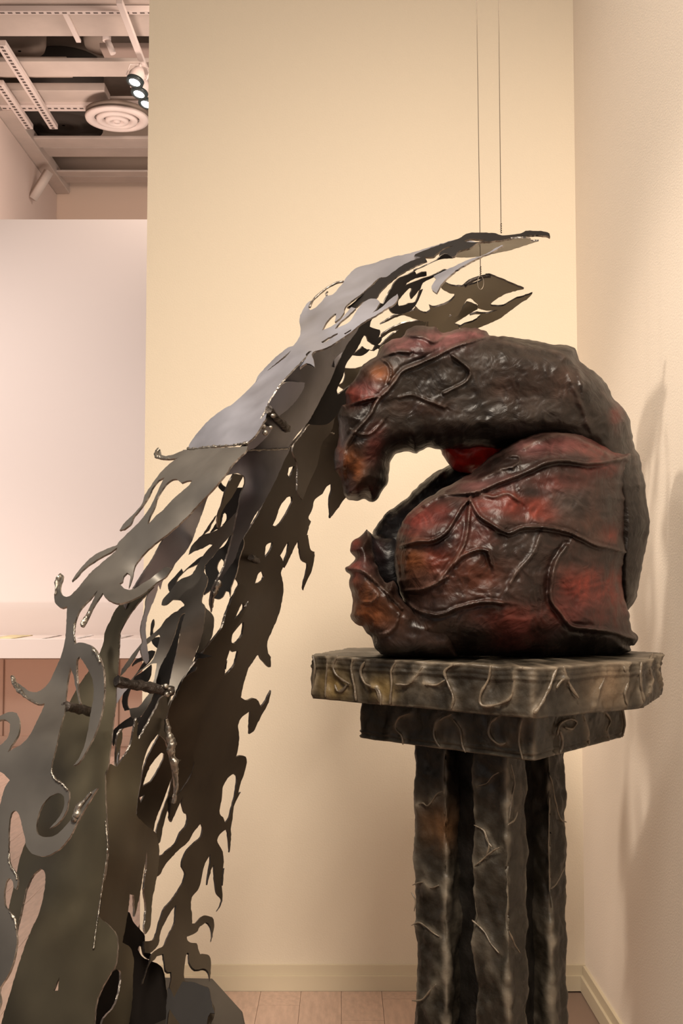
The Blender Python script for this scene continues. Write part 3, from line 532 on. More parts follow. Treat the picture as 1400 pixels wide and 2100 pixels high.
plate(tZ((1020, 500), (1100, 470), (1170, 455), (1160, 560), (1125, 640), (1100, 610), (1050, 600), (1000, 600), (1010, 545)), cb, 'steel_b', 'edge_d', grid=14, name='steel_strand')
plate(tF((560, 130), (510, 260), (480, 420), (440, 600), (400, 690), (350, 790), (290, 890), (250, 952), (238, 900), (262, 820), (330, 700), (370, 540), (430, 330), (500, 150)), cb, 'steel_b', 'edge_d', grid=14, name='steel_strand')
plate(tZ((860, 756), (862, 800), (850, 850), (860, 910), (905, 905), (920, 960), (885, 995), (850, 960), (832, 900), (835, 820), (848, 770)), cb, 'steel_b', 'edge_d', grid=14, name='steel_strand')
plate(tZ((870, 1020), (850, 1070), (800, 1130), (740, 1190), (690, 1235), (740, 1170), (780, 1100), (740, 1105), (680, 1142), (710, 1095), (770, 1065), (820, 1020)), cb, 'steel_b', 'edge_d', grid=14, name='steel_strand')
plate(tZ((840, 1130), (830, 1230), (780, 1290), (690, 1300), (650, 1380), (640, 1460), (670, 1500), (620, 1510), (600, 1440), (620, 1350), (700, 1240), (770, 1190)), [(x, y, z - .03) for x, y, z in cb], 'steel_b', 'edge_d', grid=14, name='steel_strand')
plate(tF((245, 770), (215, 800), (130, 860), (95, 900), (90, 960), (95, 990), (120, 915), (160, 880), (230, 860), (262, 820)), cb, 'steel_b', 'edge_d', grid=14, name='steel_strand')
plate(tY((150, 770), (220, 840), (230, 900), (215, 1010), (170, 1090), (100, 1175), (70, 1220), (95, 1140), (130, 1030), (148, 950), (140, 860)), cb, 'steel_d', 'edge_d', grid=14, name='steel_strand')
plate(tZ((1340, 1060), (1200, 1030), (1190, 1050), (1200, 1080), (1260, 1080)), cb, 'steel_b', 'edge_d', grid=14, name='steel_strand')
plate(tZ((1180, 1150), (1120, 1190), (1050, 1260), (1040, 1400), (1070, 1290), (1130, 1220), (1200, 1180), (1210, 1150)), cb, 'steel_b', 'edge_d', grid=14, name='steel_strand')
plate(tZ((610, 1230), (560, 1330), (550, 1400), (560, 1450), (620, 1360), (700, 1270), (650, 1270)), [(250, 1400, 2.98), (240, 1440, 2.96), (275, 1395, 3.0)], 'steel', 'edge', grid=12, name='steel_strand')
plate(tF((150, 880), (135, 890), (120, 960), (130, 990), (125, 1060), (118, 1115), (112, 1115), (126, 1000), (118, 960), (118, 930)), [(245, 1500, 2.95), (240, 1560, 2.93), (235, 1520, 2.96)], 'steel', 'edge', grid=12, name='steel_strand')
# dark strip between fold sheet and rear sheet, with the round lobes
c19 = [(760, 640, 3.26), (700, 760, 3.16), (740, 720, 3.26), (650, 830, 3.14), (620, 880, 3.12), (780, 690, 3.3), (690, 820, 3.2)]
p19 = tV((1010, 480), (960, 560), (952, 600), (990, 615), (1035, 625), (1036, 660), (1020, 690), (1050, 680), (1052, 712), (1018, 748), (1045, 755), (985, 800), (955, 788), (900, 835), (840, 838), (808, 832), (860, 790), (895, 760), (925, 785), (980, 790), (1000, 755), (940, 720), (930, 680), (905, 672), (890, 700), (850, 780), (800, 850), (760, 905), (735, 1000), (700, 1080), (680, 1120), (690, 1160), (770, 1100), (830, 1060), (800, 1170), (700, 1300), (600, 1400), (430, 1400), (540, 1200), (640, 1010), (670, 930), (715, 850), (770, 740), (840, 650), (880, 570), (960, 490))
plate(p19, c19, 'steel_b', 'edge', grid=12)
plate(tV((700, 720), (680, 790), (660, 860), (665, 930), (690, 880), (715, 850), (740, 770), (790, 690)), [(x, y, z - .03) for x, y, z in c19], 'steel', grid=12, name='overlay_sheet')
plate(tW((700, 360), (780, 310), (860, 240), (930, 200), (900, 330), (870, 430), (800, 520), (760, 700), (700, 830), (640, 980), (600, 900), (600, 700), (560, 560), (640, 440)), [(650, 870, 3.28), (680, 900, 3.34), (610, 1000, 3.22), (640, 980, 3.3)], 'steel_d', 'edge', grid=13)
# --- upper end: dark strand, underside plates, pale strand
cu = [(1127, 483, 3.28), (950, 485, 3.28), (850, 520, 3.30), (780, 570, 3.26), (700, 630, 3.2), (1000, 490, 3.26)]
p16 = tU((1216, 162), (1200, 152), (1110, 147), (1030, 154), (900, 177), (780, 192), (700, 200), (640, 240), (560, 262), (530, 300), (470, 300), (420, 290), (440, 262), (520, 225), (470, 236), (400, 282), (380, 302), (320, 305), (240, 300), (250, 285), (400, 225), (560, 172), (600, 148), (640, 131), (740, 129), (830, 134), (870, 150), (1010, 134), (1040, 117), (1130, 117), (1198, 127), (1215, 148))
plate(p16, cu, 'steel_b', 'edge', holes=[tU((600, 188), (640, 176), (720, 176), (760, 180), (700, 198), (620, 196))], grid=12, thick=0.007)
plate(tU((1136, 190), (1082, 193), (1070, 174), (1000, 171), (880, 184), (760, 200), (640, 218), (560, 245), (480, 292), (520, 305), (600, 309), (700, 303), (830, 278), (940, 254), (1062, 214)), [(1100, 495, 3.28), (960, 500, 3.30), (930, 528, 3.48), (1040, 512, 3.44)], 'steel_o', grid=13)
plate(tU((870, 218), (815, 246), (740, 290), (640, 320), (560, 356), (480, 392), (382, 442), (398, 462), (368, 512), (370, 542), (402, 562), (432, 508), (472, 460), (540, 402), (620, 352), (720, 302), (800, 268), (880, 222)), [(1020, 505, 3.24), (900, 575, 3.18), (885, 600, 3.1), (950, 540, 3.16)], 'steel', grid=11)
plate(tU((440, 290), (400, 330), (340, 358), (280, 388), (200, 430), (130, 460), (85, 520), (20, 640)) + tV((1010, 400), (960, 470), (880, 580), (960, 520), (1010, 470), (1100, 450), (1145, 492), (1240, 490), (1305, 452), (1352, 380), (1388, 290), (1365, 300), (1330, 392), (1270, 405), (1260, 415), (1190, 432), (1184, 392), (1240, 320), (1278, 285), (1300, 282), (1285, 350), (1296, 372), (1350, 310)) + tU((290, 530), (305, 490), (380, 452), (480, 400), (460, 395), (380, 435), (300, 460), (220, 490), (178, 512), (190, 490), (250, 460), (330, 440), (330, 412), (300, 415), (260, 430), (240, 400), (300, 380), (420, 325), (520, 315), (480, 285)),
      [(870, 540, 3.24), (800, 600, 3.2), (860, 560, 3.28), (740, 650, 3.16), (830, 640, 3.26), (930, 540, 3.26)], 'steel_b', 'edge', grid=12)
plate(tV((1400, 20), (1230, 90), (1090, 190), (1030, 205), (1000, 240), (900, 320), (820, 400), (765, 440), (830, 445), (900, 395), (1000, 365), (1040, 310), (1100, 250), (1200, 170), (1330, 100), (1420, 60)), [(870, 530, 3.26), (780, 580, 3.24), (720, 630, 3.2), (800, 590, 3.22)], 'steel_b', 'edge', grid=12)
# underside plates at the far right, seen from below
c9 = [(1050, 560, 3.36), (980, 560, 3.36), (960, 620, 3.56), (1085, 605, 3.46), (1000, 660, 3.66), (900, 650, 3.58), (840, 630, 3.50), (890, 680, 3.66)]
plate(tU((430, 500), (445, 474), (480, 500), (530, 516), (600, 516), (690, 492), (750, 456), (780, 436), (1027, 536), (980, 546), (900, 570), (820, 615), (788, 645), (795, 657), (880, 656), (960, 610), (1040, 586), (1088, 566), (1060, 602), (1000, 640), (920, 700), (850, 750), (760, 790), (690, 822), (640, 850), (560, 812), (600, 790), (660, 770), (700, 746), (722, 718), (680, 716), (640, 725), (680, 708), (760, 710), (845, 683), (760, 690), (690, 672), (700, 650), (645, 602), (625, 604), (600, 640), (575, 690), (560, 722), (530, 738), (500, 716), (470, 760), (420, 800), (380, 860), (300, 850), (330, 775), (260, 755), (150, 715), (200, 700), (240, 690), (250, 665), (290, 700), (330, 708), (358, 690), (350, 655), (375, 665), (420, 660), (490, 630), (530, 592), (536, 570), (500, 566), (460, 548), (432, 525)), c9, 'steel_o', 'edge_d', grid=12, thick=0.006)
plate(tU((620, 630), (690, 655), (695, 680), (640, 712), (580, 752), (525, 784), (572, 800), (560, 840), (420, 860), (400, 790), (480, 740), (560, 700)), [(x, y, z + .05) for x, y, z in c9], 'steel_o', 'edge_d', grid=12)
plate(tU((-5, 792), (60, 746), (140, 712), (200, 722), (150, 724), (70, 757)), c9, 'steel_d', 'edge', grid=12, name='steel_strand')
plate(tU((0, 870), (50, 832), (120, 796), (200, 770), (300, 765), (345, 770), (330, 830), (250, 880), (150, 960), (60, 1010), (-20, 960), (60, 880), (140, 822), (60, 850), (10, 890)), c9, 'steel_d', 'edge', grid=12, name='steel_strand')
plate(tV((740, 940), (860, 935), (1000, 860), (1050, 760), (1150, 720), (1150, 1000), (900, 1100), (760, 1120), (690, 1080), (730, 1060), (750, 1000)), [(760, 780, 3.46), (700, 780, 3.42), (720, 740, 3.4), (780, 720, 3.5)], 'steel_o', 'edge', grid=13)
# thin arcs on the upper left edge
for pts, r in ((tV((735, 230), (680, 240), (600, 285), (530, 340), (485, 385), (460, 440)), 0.0035), (tV((600, 345), (592, 330), (605, 315)), 0.003)):
    L = smooth_line(pts, 6, closed=False); bm = bmesh.new(); tube_bm(bm, [surf(f1, p[0], p[1], 0.0) for p in L], r, 6, 0.5)
    fin(obj_bm('steel_rod', bm, M['edge']), steel)
# weld seams
def seam(pts, f, r=0.0032, off=-0.004, smooth=False):
    L = smooth_line(pts, 2.6, closed=False); P = [surf(f, p[0] + random.uniform(-.5, .5), p[1] + random.uniform(-.8, .8), off) for p in L]
    bm = bmesh.new(); tube_bm(bm, P, [r * ((0.55 + 1.1 * math.sin(math.pi * min(1, (i + 2) / (len(P) * .75))) * (0.8 + .4 * noise.noise(p * 60))) if smooth else random.uniform(0.5, 1.35)) for i, p in enumerate(P)], 8, 0.9); return fin(obj_bm('weld_seam', bm, M['weld']), steel)
seam(tX((620, 243), (760, 234), (900, 219), (1020, 208), (1110, 190)), f1)
seam(tW((160, 576), (260, 572), (400, 568), (530, 560)), f3, 0.0022)
seam(tW((540, 545), (640, 540), (720, 520), (800, 425), (900, 436)), f8, 0.0022, -0.03)
seam(tC((866, 330), (880, 560), (850, 800), (820, 1000), (790, 1200), (765, 1380)), tps(c5), 0.0015)
for pts, r in ((tX((385, 242), (364, 275), (370, 306), (415, 322), (470, 322)), .0045), (tZ((104, 392), (82, 430), (62, 500), (55, 560)), .0045), (tA((104, 348), (112, 400), (160, 462), (220, 525), (300, 570)), .004), (tZ((268, 815), (300, 760), (335, 690)), .0042), (tC((600, 345), (640, 250), (690, 170), (750, 100)), .005), (tA((760, 112), (800, 180), (822, 230)), .0028), (tA((425, 1100), (430, 1160), (460, 1200), (510, 1225), (552, 1285)), .0024), (tC((76, 600), (82, 690), (125, 765), (136, 820)), .0024), (tC((75, 1075), (118, 1135), (130, 1220)), .0022), (tZ((210, 800), (208, 870), (212, 940)), .0024)):
    seam(pts, f2, r, -0.002, smooth=r > .003)
seam(tY((285, 560), (255, 620), (232, 690), (222, 780)), f3, 0.0042, -0.002, smooth=True)
# thick welded bead over the dark sheet, at mid height
seam(tB((562, 380), (575, 450), (598, 560), (612, 690), (640, 800), (655, 900), (640, 1000), (628, 1070)), tps([(345, 1480, 2.96), (360, 1600, 2.98), (355, 1650, 2.99)]), 0.0065, smooth=True)
# rough cross rods
for a, b, r, lab in (((tA((538, 590))[0]) + (2.60,), (tA((760, 645))[0]) + (2.74,), 0.0105, None), ((tB((152, 68))[0]) + (2.83,), (tB((615, 155))[0]) + (2.93,), 0.0125, None), ((tW((362, 240))[0]) + (2.80,), (tW((520, 400))[0]) + (2.98,), 0.0095, None), (tY((540, 370))[0] + (3.16,), tY((605, 415))[0] + (3.3,), 0.009, None)):
    A = at(*a); B = at(*b); P = [A.lerp(B, t / 22) for t in range(23)]; bm = bmesh.new()
    tube_bm(bm, P, [r * random.uniform(0.96, 1.05) for _ in P], 10, 0.45); fin(obj_bm('cross_rod', bm, M['rod']), steel)
for q in tB((530, 112), (560, 108), (590, 130), (600, 160), (570, 175)) + tW((320, 380), (380, 385), (335, 430), (400, 290)):
    p = surf(tps([(340, 1415, 2.90), (550, 880, 2.80), (450, 1100, 2.85)]), *q); bm = bmesh.new(); bmesh.ops.create_icosphere(bm, subdivisions=2, radius=random.uniform(.004, .008), matrix=Matrix.Translation(p))
    fin(obj_bm('weld_drop', bm, M['weld'], smooth=True), steel)
# hanging loops at the wires
for (pts, Y0) in ((tU((600, 515), (640, 480), (700, 455), (750, 445), (790, 442)), 3.38),):
    bm = bmesh.new(); tube_bm(bm, [at(p[0], p[1], Y0) for p in smooth_line(pts, 6, closed=False)], 0.006, 8, 0.3); fin(obj_bm('hanging_loop', bm, M['edge_d']), steel)
# base: black fins and the steel plinth
zpl = at(437, 2006, 3.40).z
pc = [atz(180, 2120, zpl), atz(300, 2003, zpl), atz(437, 2006, zpl), atz(497, 2072, zpl), atz(520, 2180, zpl), atz(300, 2330, zpl)]
bm = bmesh.new(); up_ = [bm.verts.new(p) for p in pc]; lo_ = [bm.verts.new((p.x, p.y, 0.0)) for p in pc]
bm.faces.new(up_); bm.faces.new(lo_[::-1])
for i in range(len(pc)):
    j = (i + 1) % len(pc); bm.faces.new((up_[j], up_[i], lo_[i], lo_[j]))
bmesh.ops.recalc_face_normals(bm, faces=bm.faces); bmesh.ops.bevel(bm, geom=list(bm.edges), offset=0.004, segments=1, affect='EDGES')
fin(obj_bm('plinth', bm, M['plinth']), steel)['label'] = 'dark steel plinth with cut corners'
cf = [(280, 1950, 3.06), (330, 2050, 3.10), (230, 2090, 2.95), (340, 2100, 3.08)]
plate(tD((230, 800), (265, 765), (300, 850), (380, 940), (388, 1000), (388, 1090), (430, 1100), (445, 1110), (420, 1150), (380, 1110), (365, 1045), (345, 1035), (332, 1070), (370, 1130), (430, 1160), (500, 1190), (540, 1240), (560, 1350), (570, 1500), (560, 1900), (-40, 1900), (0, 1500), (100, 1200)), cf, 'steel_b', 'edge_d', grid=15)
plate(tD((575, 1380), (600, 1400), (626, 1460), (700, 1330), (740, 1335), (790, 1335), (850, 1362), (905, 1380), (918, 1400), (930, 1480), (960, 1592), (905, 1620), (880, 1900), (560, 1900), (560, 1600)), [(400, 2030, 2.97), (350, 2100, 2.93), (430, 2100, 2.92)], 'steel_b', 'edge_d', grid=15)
# wires
for (px0, py0, px1, py1, Y0, lab) in ((985, 566, 977, 0, 3.37, 'left one of two thin wires holding up the steel sculpture'), (1027, 478, 1022, 0, 3.27, 'right one of two thin wires, tied to the upper steel tip')):
    p = at(px1, py1, Y0); q = at(px0, py0, Y0); q2 = Vector((p.x, Y0, 7.0)); bm = bmesh.new(); tube_bm(bm, [q, p, p + (p - q).normalized() * (4.35 - 0)], 0.0011, 6)
    o = obj_bm('suspension_wire', bm, M['wire']); tag(o, lab, 'wire', 'wires holding the steel sculpture')
    bm = bmesh.new(); tube_bm(bm, [q + Vector((0, 0, z * .001)) + Vector((.002 * math.sin(z), .002 * math.cos(z), 0)) for z in range(0, 30)], 0.0012, 5); obj_bm('wire_twist', bm, M['wire'], o)
    if Y0 > 3.3:
        bm = bmesh.new(); tube_bm(bm, [q + Vector((0.0 + .009 * math.sin(t / 20 * 2 * math.pi), 0, -.02 + .02 * math.cos(t / 20 * 2 * math.pi))) for t in range(21)], 0.0011, 5); obj_bm('wire_loop', bm, M['wire'], o)
# ---------------------------------------------------------------- the glazed clay form on the pedestal
clay = empty('clay_sculpture', 'dark red glazed clay form, coiled over itself, on top of the pedestal', 'sculpture', (0.40, 3.1, 1.415))
def lobe(name, outline, depth, thick, ridges=(), patches=(), base=(0.030, 0.018, 0.013), grid=4.0, rug=0.0055, back=0.8, prof=0.5, dmax=None, label=None):
    outer = smooth_line(outline, 4.0, sharp=75)
    outer = outer + np.array([[noise.noise(Vector((p[0] * .07, p[1] * .07, 1))), noise.noise(Vector((p[0] * .07, p[1] * .07, 7)))] for p in outer]) * 3.0
    V, T = triangulate(outer, [], grid); d = dist_to(V, outer); D = dmax or d.max()
    h = thick * np.power(np.clip(1 - (1 - np.clip(d / D, 0, 1)) ** 2, 0, 1), prof)
    hf = h.copy(); ridge_glint = np.zeros(len(V))
    for pts, wd, ht in ridges:
        L = smooth_line(pts, 8, closed=False); dd, sg = side_of(V, L)
        wn = 0.6 * wd * (1 + 0.35 * np.array([noise.noise(Vector((v[0] * .05, v[1] * .05, 2))) for v in V]))
        g = np.exp(-(dd / wn) ** 2); hf += 0.62 * ht * g + 0.75 * ht * np.exp(-dd / (wn * 5.0)) * np.clip(0.5 - sg * dd / (wn * 1.2), 0, 1) * np.clip(d / 25, 0, 1) - 0.6 * ht * 0.35 * np.exp(-((dd - wn * 2.2) / (wn * 1.1)) ** 2); ridge_glint += np.exp(-(dd / (wn * 0.75)) ** 2)
    fb = np.array([noise.fractal(Vector((v[0] * .017, v[1] * .019, 4.0)), 1.15, 2.2, 5) for v in V])
    fc = np.array([abs(noise.noise(Vector((v[0] * .04 + 2 * noise.noise(Vector((v[0] * .02, v[1] * .02, 0))), v[1] * .045, 8.0)))) for v in V])
    amp = np.clip(d / 12, 0.15, 1)
    hf += rug * (fb * 1.7 - fc * 0.75) * amp
    Yc = tps(depth)(V) if len(depth) > 2 else np.full(len(V), depth[0][2])
    def world(Y): R_ = ray(V[:, 0], V[:, 1]); W = R_ * (Y / R_[:, 1])[:, None]; W[:, 2] += EYE; return W
    F = world(Yc - hf); B = world(Yc + h * back + rug * fb * amp)
    F[:, 2] = np.maximum(F[:, 2], 1.4195 if name != 'x' else 0); B[:, 2] = np.maximum(B[:, 2], 1.4195)
    onb = d < 0.02; n = len(V); idx = np.arange(n) + n; idx[onb] = np.arange(n)[onb]
    me = bpy.data.meshes.new(name); me.from_pydata(np.concatenate([F, B]).tolist(), [], T.tolist() + [[int(idx[t[0]]), int(idx[t[2]]), int(idx[t[1]])] for t in T]); me.update()
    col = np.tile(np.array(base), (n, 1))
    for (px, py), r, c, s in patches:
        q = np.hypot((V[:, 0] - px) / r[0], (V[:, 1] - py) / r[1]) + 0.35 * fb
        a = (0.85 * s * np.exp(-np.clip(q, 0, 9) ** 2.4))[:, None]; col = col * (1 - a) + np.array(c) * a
    a = np.clip(ridge_glint * 0.5, 0, 0.45)[:, None]; col = col * (1 - a) + np.array((0.13, 0.085, 0.065)) * a  # ridge highlights put into the glaze colour
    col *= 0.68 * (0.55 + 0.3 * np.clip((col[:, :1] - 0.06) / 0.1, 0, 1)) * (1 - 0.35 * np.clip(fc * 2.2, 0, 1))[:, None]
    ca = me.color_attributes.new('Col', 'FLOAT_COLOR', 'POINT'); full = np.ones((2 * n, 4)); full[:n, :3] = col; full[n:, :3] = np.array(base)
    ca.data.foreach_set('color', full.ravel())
    bm = bmesh.new(); bm.from_mesh(me); bmesh.ops.delete(bm, geom=[v for v in bm.verts if not v.link_faces], context='VERTS'); bmesh.ops.recalc_face_normals(bm, faces=bm.faces); bm.to_mesh(me); bm.free()
    me.polygons.foreach_set('use_smooth', [True] * len(me.polygons))
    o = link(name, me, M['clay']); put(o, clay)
    if label: o['label'] = label
    return o
RED = (0.22, 0.026, 0.012); DRED = (0.14, 0.022, 0.016); OR = (0.26, 0.075, 0.018); BRN = (0.085, 0.035, 0.022); GRY = (0.10, 0.085, 0.075); PNK_SHEEN = (0.22, 0.075, 0.075); BLK_SHADE = (0.008, 0.006, 0.006)  # pink paints top highlights into the glaze, black the shade of undersides
def P(x, y): return tH((x, y))[0]
# arched upper limb
arch = tH((120, 775), (92, 748), (80, 690), (52, 640), (50, 580), (62, 540), (70, 480), (64, 420), (80, 385), (100, 378), (100, 320), (140, 268), (170, 215), (230, 175), (262, 125), (330, 100), (350, 72), (400, 55), (460, 62), (500, 85), (560, 68), (620, 64), (665, 76), (690, 96), (720, 98), (790, 105), (880, 118), (950, 134), (1010, 135), (1042, 160), (1060, 205), (1110, 240), (1165, 292), (1190, 350), (1235, 395), (1265, 450), (1275, 530), (1300, 590), (1325, 700), (1332, 780), (1345, 860), (1335, 930), (1310, 1060), (1290, 1170), (1258, 1222), (1210, 1180), (1180, 1000), (1170, 800), (1120, 660), (1040, 580), (960, 545), (880, 545), (760, 560), (640, 560), (560, 565), (480, 560), (440, 556), (405, 566), (385, 582), (355, 572), (325, 576), (300, 586), (280, 620), (272, 680), (258, 715), (235, 755), (206, 780), (170, 768))
lobe('upper_limb', arch, [(700, 980, 3.06), (740, 850, 3.04), (850, 760, 3.06), (1000, 800, 3.08), (1150, 820, 3.12), (1250, 900, 3.20), (1300, 1100, 3.26), (1290, 1220, 3.26)], 0.185,
     [(tH((690, 97), (600, 122), (540, 142), (480, 172), (400, 210), (330, 240), (292, 290), (262, 325), (225, 362), (196, 420), (160, 462), (122, 505), (95, 560), (85, 640), (95, 720)), 5.0, 0.022),
      (tH((105, 385), (140, 372), (180, 360), (228, 348)), 4, 0.016), (tH((535, 180), (575, 210), (605, 240), (595, 280), (545, 310), (500, 332)), 4, 0.014), (tH((245, 195), (275, 215), (282, 255), (270, 285)), 3.5, 0.018),
      (tH((130, 285), (175, 225), (230, 190), (300, 165), (360, 165)), 4.5, 0.016), (tH((345, 95), (420, 105), (460, 125), (520, 90), (600, 75), (680, 92)), 5, 0.014), (tH((320, 350), (370, 340), (420, 360), (500, 390)), 5, 0.008),
      (tH((720, 120), (860, 150), (960, 165), (1040, 220), (1060, 300)), 9, 0.010), (tH((1010, 260), (1060, 380), (1090, 470)), 9, 0.008), (tH((1150, 330), (1230, 430), (1290, 620), (1310, 800)), 8, 0.008), (tH((110, 480), (150, 500), (200, 500), (250, 450)), 4, 0.010)],
     [(P(150, 340), (40, 22), RED, .7), (P(240, 255), (26, 22), OR, .8), (P(75, 610), (10, 60), RED, .6), (P(120, 640), (26, 45), OR, .8), (P(215, 540), (22, 40), DRED, .9), (P(170, 740), (40, 14), DRED, .9), (P(420, 130), (70, 24), PNK_SHEEN, .8), (P(570, 90), (60, 18), PNK_SHEEN, .8), (P(300, 130), (40, 18), PNK_SHEEN, .5), (P(200, 310), (30, 20), PNK_SHEEN, .5),
      (P(400, 390), (60, 18), BRN, .8), (P(1210, 420), (14, 30), DRED, .9), (P(800, 300), (60, 50), BRN, .6), (P(1000, 290), (50, 40), BRN, .7), (P(900, 380), (40, 20), GRY, .45), (P(650, 370), (50, 20), GRY, .3), (P(500, 520), (130, 12), BLK_SHADE, .9), (P(800, 500), (90, 14), BLK_SHADE, .8), (P(250, 680), (12, 40), BLK_SHADE, .8), (P(1290, 900), (30, 110), BLK_SHADE, .5)],
     base=(0.038, 0.025, 0.018), dmax=60, grid=2.8, rug=0.0048)
lobe('inner_red_lump', tH((440, 520), (485, 565), (500, 592), (528, 636), (580, 662), (650, 650), (740, 600), (800, 520), (640, 480)), [(950, 940, 3.16)], 0.10, (), [(P(560, 600), (80, 50), (0.75, 0.02, 0.006), 1.15)], base=(0.5, 0.012, 0.005), rug=0.008, label='bright red inner lump')
lobe('rear_limb', tH((560, 600), (520, 628), (465, 655), (405, 705), (345, 762), (298, 798), (265, 825), (240, 850), (212, 902), (230, 990), (250, 1120), (360, 1160), (420, 1000), (520, 860), (650, 720), (700, 620)), [(820, 1000, 3.24)], 0.11, [(tH((500, 650), (380, 760), (280, 850)), 6, 0.01)], [(P(330, 830), (60, 40), (0.06, 0.05, 0.055), .5)], base=(0.018, 0.014, 0.014), rug=0.010)
lobe('left_lobe', tH((182, 890), (162, 912), (128, 942), (117, 975), (136, 1008), (116, 1036), (96, 1046), (100, 1066), (116, 1082), (112, 1120), (126, 1180), (118, 1250), (132, 1272), (150, 1284), (166, 1290), (190, 1322), (205, 1345), (225, 1390), (300, 1425), (560, 1425), (560, 1250), (420, 1240), (330, 1180), (300, 1108), (262, 1108), (228, 1055), (210, 985), (206, 915)),
     [(730, 1100, 3.0), (720, 1250, 3.0), (800, 1340, 3.0), (900, 1300, 2.97), (760, 1180, 2.94)], 0.14,
     [(tH((106, 1046), (160, 1060), (205, 1092), (235, 1120), (275, 1160), (330, 1215)), 4.5, 0.02), (tH((165, 1190), (200, 1192), (232, 1165)), 3.5, 0.012), (tH((200, 905), (202, 970), (225, 1050), (262, 1112)), 4, 0.014), (tH((160, 1284), (205, 1315), (258, 1322), (300, 1290), (318, 1235)), 4.5, 0.014)],
     [(P(130, 990), (14, 40), RED, .8), (P(125, 1110), (16, 40), RED, .6), (P(150, 1130), (30, 22), OR, .5), (P(170, 1230), (40, 40), OR, .85), (P(250, 1240), (40, 30), OR, .4), (P(180, 1040), (30, 20), PNK_SHEEN, .3), (P(300, 1390), (80, 20), BLK_SHADE, .9)], base=(0.05, 0.024, 0.016), dmax=34, grid=3.6)
lobe('hollow_shade_lump', tH((196, 900), (240, 925), (310, 935), (360, 1000), (380, 1150), (330, 1190), (255, 1150), (210, 1060), (195, 980)), [(780, 1140, 3.12)], 0.06, (), [(P(230, 970), (20, 30), (0.06, 0.02, 0.02), .6)], base=(0.012, 0.009, 0.010))  # solid lump coloured dark in place of the hollow's shade
